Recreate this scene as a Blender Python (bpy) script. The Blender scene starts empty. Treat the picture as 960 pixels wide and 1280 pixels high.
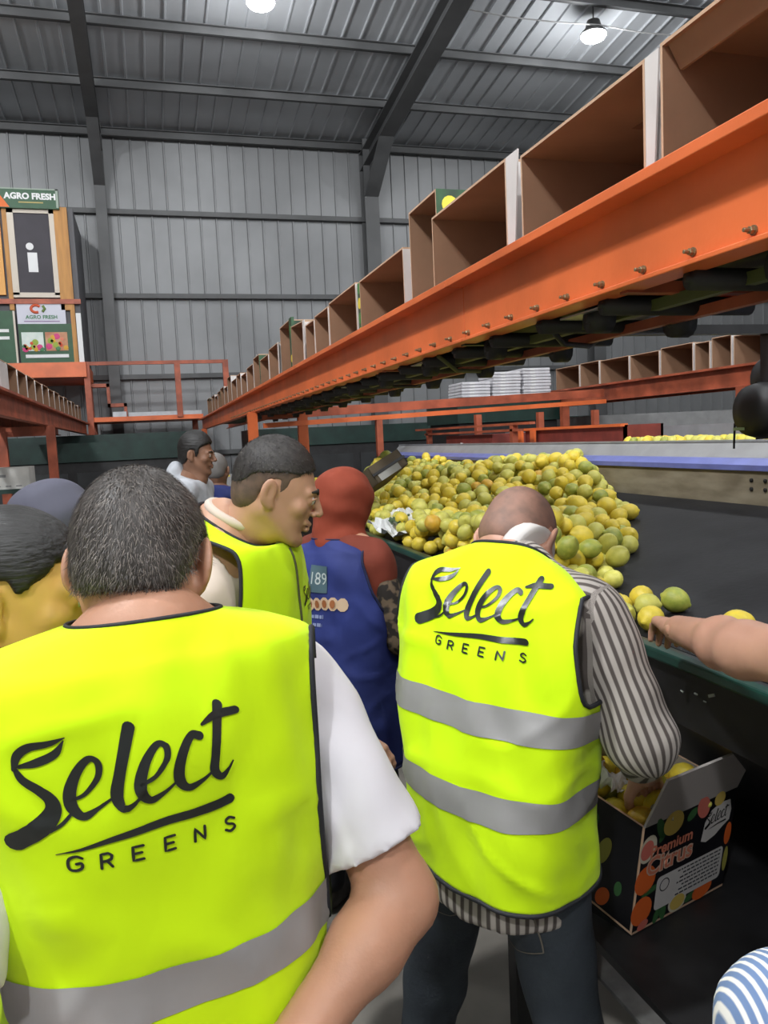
import bpy, bmesh, math, random
import numpy as np
from mathutils import Vector, Matrix, Quaternion, noise
from mathutils.bvhtree import BVHTree
R = math.radians
random.seed(7)
rng = np.random.default_rng(11)
scene = bpy.context.scene
col = scene.collection

# ------------------------------------------------------------------ camera
cam_data = bpy.data.cameras.new('camera')
cam = bpy.data.objects.new('camera', cam_data); col.objects.link(cam)
cam.matrix_world = Matrix(((0.95707802, 0.07174237, -0.28081079, 0.0),
                           (-0.28603728, 0.07756943, -0.95507364, 0.0),
                           (-0.04673691, 0.99440234, 0.09476099, 1.75),
                           (0, 0, 0, 1)))
cam_data.sensor_fit = 'VERTICAL'; cam_data.sensor_height = 36.0
cam_data.lens = 985.0 / 1280.0 * 36.0
cam_data.clip_start = 0.02; cam_data.clip_end = 200
scene.camera = cam

# ------------------------------------------------------------------ world, lights, exposure
world = bpy.data.worlds.new('overcast_sky'); scene.world = world
world.use_nodes = True
wb = world.node_tree.nodes['Background']
wb.inputs[0].default_value = (0.93, 0.96, 1.0, 1); wb.inputs[1].default_value = 0.6
scene.view_settings.view_transform = 'Standard'
scene.view_settings.look = 'None'
scene.view_settings.gamma = 1.0
scene.view_settings.use_curve_mapping = False
scene.view_settings.exposure = -0.32

LAMP_SPOTS = [(1.96, 11.6, 7.9), (7.25, 11.6, 7.95), (-3.35, 11.6, 7.9), (12.5, 11.6, 7.95),
              (1.96, 6.4, 8.3), (7.25, 6.4, 8.3), (-3.35, 6.4, 8.3),
              (1.96, 1.2, 8.3), (7.25, 1.2, 8.3), (-3.35, 1.2, 8.3),
              (1.96, -4.0, 7.6), (7.25, -4.0, 7.6), (-3.35, -4.0, 7.6)]  # last row is out of view, added to light the men's backs
LAMP_POWER = [170, 190, 150, 150, 200, 200, 260, 450, 350, 1900, 900, 500, 1300]

# ------------------------------------------------------------------ helpers
def tag(o, label=None, cat=None, group=None, kind=None):
    if label: o['label'] = label
    if cat: o['category'] = cat
    if group: o['group'] = group
    if kind: o['kind'] = kind
    return o

def empty(name, loc=(0, 0, 0), rz=0.0, parent=None):
    o = bpy.data.objects.new(name, None); col.objects.link(o)
    o.location = loc; o.rotation_euler = (0, 0, rz); o.empty_display_size = 0.1
    if parent: o.parent = parent
    return o

def mobj(name, me, parent=None, mats=None):
    o = bpy.data.objects.new(name, me); col.objects.link(o)
    if mats:
        for m in (mats if isinstance(mats, (list, tuple)) else [mats]): me.materials.append(m)
    if parent: o.parent = parent
    return o

class MB:
    """collects geometry; build() links it as one mesh object"""
    def __init__(s): s.v = []; s.f = []; s.m = []
    def add(s, vs, fs, mi=0):
        k = len(s.v); s.v.extend([tuple(v) for v in vs])
        for f in fs: s.f.append(tuple(i + k for i in f)); s.m.append(mi)
        return s
    def box(s, c, d, mi=0, M=None):
        x, y, z = d[0] / 2, d[1] / 2, d[2] / 2
        vs = [Vector((sx * x, sy * y, sz * z)) for sx in (-1, 1) for sy in (-1, 1) for sz in (-1, 1)]
        if M is not None: vs = [M @ v for v in vs]
        vs = [v + Vector(c) for v in vs]
        return s.add(vs, [(0, 1, 3, 2), (4, 6, 7, 5), (0, 4, 5, 1), (2, 3, 7, 6), (0, 2, 6, 4), (1, 5, 7, 3)], mi)
    def box2(s, a, b, mi=0):
        return s.box([(a[i] + b[i]) / 2 for i in range(3)], [abs(b[i] - a[i]) for i in range(3)], mi)
    def bar(s, a, b, w, h, mi=0, up=(0, 0, 1)):
        a, b = Vector(a), Vector(b); d = (b - a)
        y = d.normalized(); x = y.cross(Vector(up)).normalized(); z = x.cross(y)
        M = Matrix((x, y, z)).transposed()
        return s.box((a + b) / 2, (w, d.length, h), mi, M)
    def tube(s, pts, r, n=8, mi=0, cap=True, rs=None):
        pts = [Vector(p) for p in pts]; k = len(s.v); N = len(pts)
        ref = None
        for i, p in enumerate(pts):
            t = (pts[min(i + 1, N - 1)] - pts[max(i - 1, 0)]).normalized()
            if ref is None: ref = Vector((0, 0, 1)) if abs(t.z) < 0.9 else Vector((1, 0, 0))
            u = (ref - t * ref.dot(t)).normalized(); ref = u; w = t.cross(u)
            rr = rs[i] if rs else r
            for j in range(n):
                a = 2 * math.pi * j / n
                s.v.append(tuple(p + u * (math.cos(a) * rr) + w * (math.sin(a) * rr)))
        for i in range(N - 1):
            for j in range(n):
                s.f.append((k + i * n + j, k + i * n + (j + 1) % n, k + (i + 1) * n + (j + 1) % n, k + (i + 1) * n + j)); s.m.append(mi)
        if cap:
            s.f.append(tuple(k + j for j in reversed(range(n)))); s.m.append(mi)
            s.f.append(tuple(k + (N - 1) * n + j for j in range(n))); s.m.append(mi)
        return s
    def lathe(s, prof, c=(0, 0, 0), n=16, mi=0, axis=None):
        """prof: (r, z) pairs; axis: rotation matrix"""
        k = len(s.v); c = Vector(c)
        for r, z in prof:
            for j in range(n):
                a = 2 * math.pi * j / n; v = Vector((r * math.cos(a), r * math.sin(a), z))
                if axis is not None: v = axis @ v
                s.v.append(tuple(v + c))
        for i in range(len(prof) - 1):
            for j in range(n):
                s.f.append((k + i * n + j, k + i * n + (j + 1) % n, k + (i + 1) * n + (j + 1) % n, k + (i + 1) * n + j)); s.m.append(mi)
        s.f.append(tuple(k + j for j in reversed(range(n)))); s.m.append(mi)
        s.f.append(tuple(k + (len(prof) - 1) * n + j for j in range(n))); s.m.append(mi)
        return s
    def prism(s, poly, a, b, axis='x', mi=0):
        """extrude a 2-D polygon along an axis from a to b"""
        n = len(poly); vs = []
        for t in (a, b):
            for p, q in poly:
                vs.append({'x': (t, p, q), 'y': (p, t, q), 'z': (p, q, t)}[axis])
        fs = [tuple(reversed(range(n))), tuple(range(n, 2 * n))]
        fs += [(i, (i + 1) % n, n + (i + 1) % n, n + i) for i in range(n)]
        return s.add(vs, fs, mi)
    def mesh(s, name, smooth=False):
        me = bpy.data.meshes.new(name); me.from_pydata(s.v, [], s.f)
        for p, m in zip(me.polygons, s.m): p.material_index = m; p.use_smooth = smooth
        bm = bmesh.new(); bm.from_mesh(me); bmesh.ops.recalc_face_normals(bm, faces=bm.faces); bm.to_mesh(me); bm.free()
        return me
    def build(s, name, mats, parent=None, smooth=False, bevel=0):
        o = mobj(name, s.mesh(name, smooth), parent, mats)
        if bevel:
            md = o.modifiers.new('bevel', 'BEVEL'); md.width = bevel; md.segments = 2; md.limit_method = 'ANGLE'
        return o

# ------------------------------------------------------------------ materials
_mats = {}
def mat(name, rgb, rough=0.6, metal=0.0, var=0.0, scale=8.0, rgb2=None, bump=0.0, bscale=40.0, stretch=(1, 1, 1), spec=0.5, detail=4, sss=0.0, coat=0.0, sheen=0.0, contrast=None):
    if name in _mats: return _mats[name]
    m = bpy.data.materials.new(name); m.use_nodes = True; _mats[name] = m
    nt = m.node_tree; b = nt.nodes['Principled BSDF']
    c = (*rgb, 1)
    b.inputs['Base Color'].default_value = c; b.inputs['Roughness'].default_value = rough
    b.inputs['Metallic'].default_value = metal; b.inputs['Specular IOR Level'].default_value = spec
    if sss: b.inputs['Subsurface Weight'].default_value = sss; b.inputs['Subsurface Radius'].default_value = (0.012, 0.005, 0.003)
    if coat: b.inputs['Coat Weight'].default_value = coat
    if sheen: b.inputs['Sheen Weight'].default_value = sheen
    if var or rgb2 or bump:
        tc = nt.nodes.new('ShaderNodeTexCoord'); mp = nt.nodes.new('ShaderNodeMapping'); mp.inputs['Scale'].default_value = stretch
        nt.links.new(tc.outputs['Object'], mp.inputs[0])
    if var or rgb2:
        n = nt.nodes.new('ShaderNodeTexNoise'); n.inputs['Scale'].default_value = scale; n.inputs['Detail'].default_value = detail
        nt.links.new(mp.outputs[0], n.inputs['Vector'])
        rp = nt.nodes.new('ShaderNodeValToRGB'); nt.links.new(n.outputs[0], rp.inputs[0])
        lo = contrast or (0.35, 0.65)
        rp.color_ramp.elements[0].position = lo[0]; rp.color_ramp.elements[1].position = lo[1]
        if rgb2: a, d = rgb, rgb2
        else: a = tuple(x * (1 - var) for x in rgb); d = tuple(min(1, x * (1 + var)) for x in rgb)
        rp.color_ramp.elements[0].color = (*a, 1); rp.color_ramp.elements[1].color = (*d, 1)
        nt.links.new(rp.outputs[0], b.inputs['Base Color'])
    if bump:
        n2 = nt.nodes.new('ShaderNodeTexNoise'); n2.inputs['Scale'].default_value = bscale; n2.inputs['Detail'].default_value = 3
        nt.links.new(mp.outputs[0], n2.inputs['Vector'])
        bp = nt.nodes.new('ShaderNodeBump'); bp.inputs['Strength'].default_value = bump; bp.inputs['Distance'].default_value = 0.01
        nt.links.new(n2.outputs[0], bp.inputs['Height']); nt.links.new(bp.outputs[0], b.inputs['Normal'])
    return m

def stripe_mat(name, c1, c2, period, duty=0.5, rough=0.85, soft=0.12):
    """stripes along the woven direction stored on the garment (attribute 'sc', metres)"""
    m = bpy.data.materials.new(name); m.use_nodes = True
    nt = m.node_tree; b = nt.nodes['Principled BSDF']; b.inputs['Roughness'].default_value = rough
    at = nt.nodes.new('ShaderNodeAttribute'); at.attribute_name = 'sc'
    d = nt.nodes.new('ShaderNodeMath'); d.operation = 'DIVIDE'; d.inputs[1].default_value = period
    fr = nt.nodes.new('ShaderNodeMath'); fr.operation = 'PINGPONG'; fr.inputs[1].default_value = 0.5
    nt.links.new(at.outputs['Fac'], d.inputs[0]); nt.links.new(d.outputs[0], fr.inputs[0])
    rp = nt.nodes.new('ShaderNodeValToRGB'); nt.links.new(fr.outputs[0], rp.inputs[0])
    rp.color_ramp.elements[0].position = duty / 2 - soft / 2; rp.color_ramp.elements[1].position = duty / 2 + soft / 2
    rp.color_ramp.elements[0].color = (*c1, 1); rp.color_ramp.elements[1].color = (*c2, 1)
    nt.links.new(rp.outputs[0], b.inputs['Base Color'])
    return m

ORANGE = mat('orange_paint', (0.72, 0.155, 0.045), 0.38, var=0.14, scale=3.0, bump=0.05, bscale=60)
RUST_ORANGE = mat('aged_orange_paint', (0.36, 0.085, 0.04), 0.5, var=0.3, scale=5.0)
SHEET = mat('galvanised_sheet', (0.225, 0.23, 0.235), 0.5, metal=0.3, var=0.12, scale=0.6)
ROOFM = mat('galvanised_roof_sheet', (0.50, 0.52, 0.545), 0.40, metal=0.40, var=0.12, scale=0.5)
STEEL_GREY = mat('grey_painted_steel', (0.080, 0.082, 0.084), 0.5, var=0.15, scale=2.0)
CONCRETE = mat('concrete_floor', (0.20, 0.185, 0.16), 0.75, var=0.22, scale=2.5, bump=0.12, bscale=25)
KRAFT = mat('kraft_cardboard', (0.29, 0.165, 0.098), 0.85, var=0.08, scale=6.0, bump=0.04, bscale=60)
KRAFT_EDGE = mat('kraft_edge', (0.55, 0.36, 0.24), 0.9)
CARTON_WHITE = mat('white_board', (0.66, 0.62, 0.60), 0.6, var=0.04)
CARTON_PRINT = mat('dark_green_print', (0.025, 0.05, 0.03), 0.5, rgb2=(0.04, 0.12, 0.05), scale=12.0)
BLACK_RUBBER = mat('black_rubber_belt', (0.010, 0.010, 0.0115), 0.6, var=0.35, scale=5.0, bump=0.1, bscale=50, spec=0.25)
DARK_GREEN = mat('dark_green_paint', (0.009, 0.030, 0.024), 0.4, var=0.25, scale=6.0)
BLACK_STEEL = mat('blackened_steel', (0.012, 0.012, 0.013), 0.5, var=0.4, scale=9.0)
ZINC = mat('zinc_bolt', (0.42, 0.40, 0.35), 0.35, metal=0.9)
BRONZE = mat('dirty_zinc', (0.28, 0.22, 0.13), 0.45, metal=0.7)
BEIGE_STEEL = mat('stained_beige_plate', (0.27, 0.235, 0.17), 0.6, rgb2=(0.17, 0.14, 0.095), scale=5.0, stretch=(1, 1, 4))
BLUE_STRIP = mat('blue_belt_edge', (0.125, 0.145, 0.38), 0.4, var=0.1, scale=10)
GREY_STRIP = mat('grey_sheet_strip', (0.25, 0.25, 0.25), 0.45, var=0.1)
PALE_STEEL = mat('pale_steel', (0.42, 0.44, 0.46), 0.35, metal=0.5, var=0.1)
WHITE_PLASTIC = mat('white_plastic', (0.75, 0.75, 0.75), 0.5)
# ================================================================== THE HALL
WALL_Y, EAVE = 16.5, 7.85
XL, XR, YF = -9.5, 16.0, -7.0
RIDGE_Y, PITCH = 3.0, 0.12
def roof_z(y): return EAVE + PITCH * (WALL_Y - y) if y > RIDGE_Y else EAVE + PITCH * (WALL_Y - RIDGE_Y) - PITCH * (RIDGE_Y - y)

fl = MB(); fl.box2((XL, YF, -0.2), (XR, WALL_Y + 0.1, 0.0))
tag(fl.build('floor', CONCRETE), 'grey brown concrete hall floor', None, kind='structure')

def rib_profile(a, b, pitch=0.31, depth=0.035):
    """trapezoidal sheet profile: (position, relief) pairs"""
    out = []; x = a
    while x < b:
        for dx, r in ((0, 0), (pitch - 0.042, 0), (pitch - 0.032, depth), (pitch - 0.010, depth)):
            if x + dx < b: out.append((x + dx, r))
        x += pitch
    out.append((b, 0)); return out

wp = rib_profile(XL, XR)
w = MB()
w.add([(x, WALL_Y - r, z) for x, r in wp for z in (0, EAVE + 0.05)], [(2 * i, 2 * i + 2, 2 * i + 3, 2 * i + 1) for i in range(len(wp) - 1)])
w.add([(XL, WALL_Y + 0.05, 0), (XR, WALL_Y + 0.05, 0), (XR, WALL_Y + 0.05, EAVE), (XL, WALL_Y + 0.05, EAVE)], [(0, 1, 2, 3)])
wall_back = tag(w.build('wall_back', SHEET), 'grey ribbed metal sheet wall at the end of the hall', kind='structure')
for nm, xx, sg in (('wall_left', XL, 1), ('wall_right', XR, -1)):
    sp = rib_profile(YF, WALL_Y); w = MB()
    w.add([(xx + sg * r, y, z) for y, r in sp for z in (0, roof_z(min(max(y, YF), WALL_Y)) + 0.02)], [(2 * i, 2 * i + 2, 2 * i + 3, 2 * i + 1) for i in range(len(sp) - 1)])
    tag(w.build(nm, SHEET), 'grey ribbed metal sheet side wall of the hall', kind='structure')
rp_ = rib_profile(XL, XR)
w = MB()
ys = [WALL_Y + 0.05, RIDGE_Y, YF]
w.add([(x, y, roof_z(y) - r) for x, r in rp_ for y in ys], [(3 * i + k, 3 * i + 3 + k, 3 * i + 4 + k, 3 * i + 1 + k) for i in range(len(rp_) - 1) for k in (0, 1)])
w.add([(x, y, roof_z(y) + 0.06) for x in (XL, XR) for y in ys], [(0, 3, 4, 1), (1, 4, 5, 2)])
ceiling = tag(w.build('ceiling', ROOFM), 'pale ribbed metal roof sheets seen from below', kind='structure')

# columns and girts belong to the wall, rafters and purlins to the roof
COLX = (-5.85, -0.52, 4.8, 10.1, 15.4)
for cx_ in COLX:
    ww = 0.2 if cx_ < 4 else 0.3
    m = MB(); y0 = WALL_Y - 0.06
    m.box2((cx_ - ww / 2, y0 - 0.30, 0), (cx_ + ww / 2, y0 - 0.28, EAVE)); m.box2((cx_ - ww / 2, y0 - 0.02, 0), (cx_ + ww / 2, y0, EAVE)); m.box2((cx_ - 0.012, y0 - 0.28, 0), (cx_ + 0.012, y0 - 0.02, EAVE))
    m.build('column', STEEL_GREY, wall_back)
    m = MB(); d = 0.32
    for ya, yb in ((y0, RIDGE_Y), (RIDGE_Y, YF + 0.1)):
        za, zb = roof_z(ya) - 0.24, roof_z(yb) - 0.24
        for off, th, wd in ((0, 0.02, ww), (-d, 0.02, ww), (-d / 2, d, 0.025)):
            m.bar((cx_, ya, za + off), (cx_, yb, zb + off), wd, th)
    # haunch at the knee
    m.add([(cx_ - 0.015, y0 - 0.28, EAVE - 1.15), (cx_ - 0.015, y0 - 0.28, EAVE - 0.3), (cx_ - 0.015, y0 - 1.5, roof_z(y0 - 1.5) - 0.55),
           (cx_ + 0.015, y0 - 0.28, EAVE - 1.15), (cx_ + 0.015, y0 - 0.28, EAVE - 0.3), (cx_ + 0.015, y0 - 1.5, roof_z(y0 - 1.5) - 0.55)],
          [(0, 1, 2), (3, 5, 4), (0, 2, 5, 3), (0, 3, 4, 1), (1, 4, 5, 2)])
    m.bar((cx_, y0 - 0.28, EAVE - 1.15), (cx_, y0 - 1.5, roof_z(y0 - 1.5) - 0.56), ww, 0.02)
    m.build('rafter', STEEL_GREY, ceiling)
for z in (6.30, 4.71, 3.15, 1.6):
    m = MB(); m.box2((XL, WALL_Y - 0.14, z - 0.045), (XR, WALL_Y - 0.04, z + 0.045)); m.build('girt', STEEL_GREY, wall_back)
k = 0
y = WALL_Y - 0.15
while y > YF + 0.3:
    z = roof_z(y) - 0.045
    m = MB(); hh = 0.15
    m.box2((XL, y - 0.012, z - hh), (XR, y + 0.012, z)); m.box2((XL, y - 0.07, z - hh), (XR, y, z - hh + 0.012)); m.box2((XL, y - 0.07, z - 0.012), (XR, y, z))
    m.build('purlin', STEEL_GREY, ceiling)
    y -= 1.65

# ------------------------------------------------------------------ high bay lamps
GLOW = bpy.data.materials.new('lamp_diffuser'); GLOW.use_nodes = True
_b = GLOW.node_tree.nodes['Principled BSDF']; _b.inputs['Emission Color'].default_value = (0.95, 0.98, 1, 1); _b.inputs['Emission Strength'].default_value = 35.0
LAMP_HOUSING = mat('lamp_housing', (0.1, 0.1, 0.1), 0.4, metal=0.6)
for i, (x, y, z) in enumerate(LAMP_SPOTS):
    L = empty('high_bay_lamp', (x, y, z))
    m = MB(); m.lathe([(0.05, 0.22), (0.10, 0.21), (0.13, 0.10), (0.21, 0.02), (0.21, 0.0), (0.19, 0.0)], n=20); m.build('housing', LAMP_HOUSING, L, smooth=True)
    m = MB(); m.lathe([(0.20, 0.01), (0.20, -0.02), (0.17, -0.06), (0.10, -0.095), (0.01, -0.11)], n=20); m.build('diffuser', GLOW, L, smooth=True)
    top = roof_z(y) - 0.05 - z
    m = MB(); m.tube([(0, 0, 0.2), (0, 0, top)], 0.012, 6); m.build('hanger', LAMP_HOUSING, L)
    seen = {0: 'glowing round high bay lamp hanging above the left part of the end wall', 1: 'glowing round high bay lamp hanging over the row of open cartons'}
    tag(L, seen.get(i, 'unseen round high bay lamp hung under the roof over the work area'), 'lamp', 'high bay lamps under the roof')
    ld = bpy.data.lights.new('lamp_light', 'POINT'); ld.energy = LAMP_POWER[i]; ld.shadow_soft_size = 0.2; ld.color = (0.97, 0.985, 1.0)
    lo = bpy.data.objects.new('lamp_light', ld); col.objects.link(lo); lo.parent = L; lo.location = (0, 0, -0.28)
# supply cable strung along the purlin by the lamps
m = MB(); cpts = []
for t in range(13):
    x = 5.0 + t * 0.75; cpts.append((x, 11.45, roof_z(11.45) - 0.42 - 0.05 * abs(math.sin(t * 1.1))))
m.tube(cpts, 0.012, 6).build('lamp_cable', mat('cable_grey', (0.3, 0.3, 0.3)), ceiling)

# ================================================================== OVERHEAD CONVEYORS
ZT, ZB = 2.2225, 2.035
def bolt_mesh():
    m = MB(); ax = Matrix.Rotation(R(-90), 3, 'Y')
    m.lathe([(0.0085, 0), (0.0085, 0.003)], n=14, axis=ax)
    m.lathe([(0.0068, 0.003), (0.0068, 0.010), (0.006, 0.011)], n=6, axis=ax)
    m.lathe([(0.0038, 0.011), (0.0038, 0.021), (0.003, 0.022)], n=8, axis=ax)
    return m.mesh('bolt')
BOLT = bolt_mesh(); BOLT.materials.append(BRONZE)
def roller_mesh(r, length):
    m = MB(); ax = Matrix.Rotation(R(90), 3, 'Y')
    m.lathe([(r * 0.3, -length / 2 - 0.01), (r * 0.3, -length / 2), (r, -length / 2), (r, length / 2), (r * 0.3, length / 2), (r * 0.3, length / 2 + 0.01)], n=12, axis=ax)
    me = m.mesh('roller', True); return me
ROLLER_ZN = mat('roller_zinc', (0.2, 0.2, 0.19), 0.4, metal=0.6, var=0.3, scale=20)
BLACK_WHEEL = mat('black_wheel', (0.015, 0.015, 0.015), 0.6)
MOTTLED = mat('stained_underside', (0.10, 0.115, 0.05), 0.7, rgb2=(0.02, 0.018, 0.012), scale=7.0, detail=6, stretch=(2, 1, 1))

def conveyor(name, label, x0, sgn, y0, y1, width, paint, bolts=(), posts=(), seams=(), group='overhead carton conveyors'):
    """sgn=-1: bolted side faces -x"""
    c = empty(name, (x0, 0, 0)); tag(c, label, 'conveyor', group)
    edges = [y0] + list(seams) + [y1]
    for a, b in zip(edges[:-1], edges[1:]):
        b2 = b - (0.004 if b in seams else 0)
        m = MB()
        m.box2((0, a, ZB), (-sgn * 0.008, b2, ZT)); m.box2((sgn * 0.060, a, ZT - 0.022), (-sgn * 0.008, b2, ZT)); m.box2((sgn * 0.012, a, ZB), (-sgn * 0.06, b2, ZB + 0.010))
        m.build('side_beam', paint, c, bevel=0.002)
    m = MB(); xf = -sgn * width
    m.box2((xf, y0, ZB), (xf + sgn * 0.008, y1, ZT)); m.box2((xf - sgn * 0.05, y0, ZT - 0.012), (xf + sgn * 0.008, y1, ZT)); m.box2((xf, y0, ZB), (xf + sgn * 0.05, y1, ZB + 0.012))
    m.build('far_side_beam', paint, c)
    for by in bolts:
        o = bpy.data.objects.new('bolt', BOLT); col.objects.link(o); o.parent = c; o.location = (0 if sgn < 0 else 0, by, 2.058)
        o.rotation_euler = (rng.uniform(0, 6), 0, 0) if sgn < 0 else (0, 0, math.pi)
    rm = roller_mesh(0.028, width - 0.03); rm.materials.append(ROLLER_ZN)
    yy = y0 + 0.1
    while yy < min(y1, y0 + 14):
        o = bpy.data.objects.new('roller', rm); col.objects.link(o); o.parent = c; o.location = (-sgn * width / 2, yy, ZT - 0.045); yy += 0.15
    for (py, side) in posts:
        m = MB(); px = sgn * 0.03 if side == 0 else -sgn * (width - 0.03)
        m.box2((px - 0.045, py - 0.035, 0), (px + 0.045, py + 0.035, ZB)); m.box2((px - 0.09, py - 0.09, 0), (px + 0.09, py + 0.09, 0.012))
        m.build('post', paint, c)
    return c

bl = [1.094 + 0.15 * i for i in range(60)]
near_conv = conveyor('overhead_conveyor', 'bright orange bolted steel conveyor beam carrying open cartons above the fruit chute', 0.975, -1, -1.0, 14.7, 0.47, ORANGE,
                     bolts=[b for b in bl if b < 9.5], posts=[(7.4, 0), (7.4, 1), (13.9, 0), (-0.9, 1)], seams=(2.33,))
# underside of the near conveyor: return belt, wheels, hangers
m = MB(); m.box2((0.03, 0.2, 2.062), (0.43, 12.5, 2.066)); m.build('return_belt', MOTTLED, near_conv)
wm = roller_mesh(0.036, 0.05); wm.materials.append(BLACK_WHEEL)
r2 = roller_mesh(0.022, 0.40); r2.materials.append(BLACK_WHEEL)
for i in range(26):
    yy = 1.0 + i * 0.30
    o = bpy.data.objects.new('return_roller', r2); col.objects.link(o); o.parent = near_conv; o.location = (0.235, yy, 2.022)
    for xo, zo in ((0.10, 2.012), (0.33, 2.0)):
        if (i + int(xo * 10)) % 2 == 0: continue
        o = bpy.data.objects.new('guide_wheel', wm); col.objects.link(o); o.parent = near_conv; o.location = (xo, yy + 0.12, zo)
    if i % 4 == 2:
        m = MB(); m.box2((0.06, yy + 0.05, 2.026), (0.40, yy + 0.24, 2.030)); m.build('guard_plate', PALE_STEEL, near_conv)
    if i % 3 == 1:
        m = MB(); m.box2((0.02, yy + 0.18, 2.03), (0.45, yy + 0.21, 2.055)); m.build('cross_tie', RUST_ORANGE if i % 2 else DARK_GREEN, near_conv)
for xo, zo, mt_ in ((0.16, 2.02, mat('olive_rail', (0.09, 0.10, 0.03), 0.6)), (0.29, 2.008, RUST_ORANGE), (0.40, 2.03, BRONZE)):
    m = MB(); m.box2((xo - 0.012, 0.4, zo - 0.012), (xo + 0.012, 9.5, zo + 0.012)); m.build('slide_rail', mt_, near_conv)
for i in range(7):
    y_ = 1.1 + i * 0.8; m = MB(); m.tube([(0.05, y_, 2.03), (0.16, y_ + 0.1, 1.985), (0.30, y_ + 0.2, 1.99), (0.42, y_ + 0.32, 2.03)], 0.008, 6); m.build('hose', BLACK_WHEEL if i % 2 else mat('olive_rail', (0, 0, 0)), near_conv, True)
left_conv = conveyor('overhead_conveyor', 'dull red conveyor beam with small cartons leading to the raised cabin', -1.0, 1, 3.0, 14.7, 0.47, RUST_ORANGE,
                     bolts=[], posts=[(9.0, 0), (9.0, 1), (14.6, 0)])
m = MB(); m.box2((-0.45, 9.0 - 0.03, 1.93), (0.02, 9.0 + 0.03, 1.99)); m.build('cross_tie', RUST_ORANGE, left_conv)
m = MB(); m.box2((-3.5, 8.96, 1.98), (-0.02, 9.04, 2.03)); m.build('cross_tie', RUST_ORANGE, left_conv)
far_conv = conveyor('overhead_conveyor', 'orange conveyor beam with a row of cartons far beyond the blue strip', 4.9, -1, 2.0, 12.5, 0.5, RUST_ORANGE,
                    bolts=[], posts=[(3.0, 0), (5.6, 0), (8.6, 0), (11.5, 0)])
# sloping cross conveyor that links the two lines
cc = empty('cross_conveyor', (0.98, 7.4, 0)); tag(cc, 'dull orange twin rail cross conveyor between the orange beam and far line', 'conveyor')
m = MB(); m.bar((0.06, 0, 2.0), (3.85, 0.3, 2.12), 0.06, 0.085); m.build('upper_rail', RUST_ORANGE, cc)
m = MB(); m.bar((0.06, -0.05, 1.905), (3.85, 0.25, 2.025), 0.05, 0.045); m.build('lower_rail', ORANGE, cc)
for xx in (1.2, 2.25, 2.95, 3.6):
    m = MB(); m.box2((xx - 0.03, 0.02, 0), (xx + 0.03, 0.08, 1.93)); m.build('post', RUST_ORANGE, cc)

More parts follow.
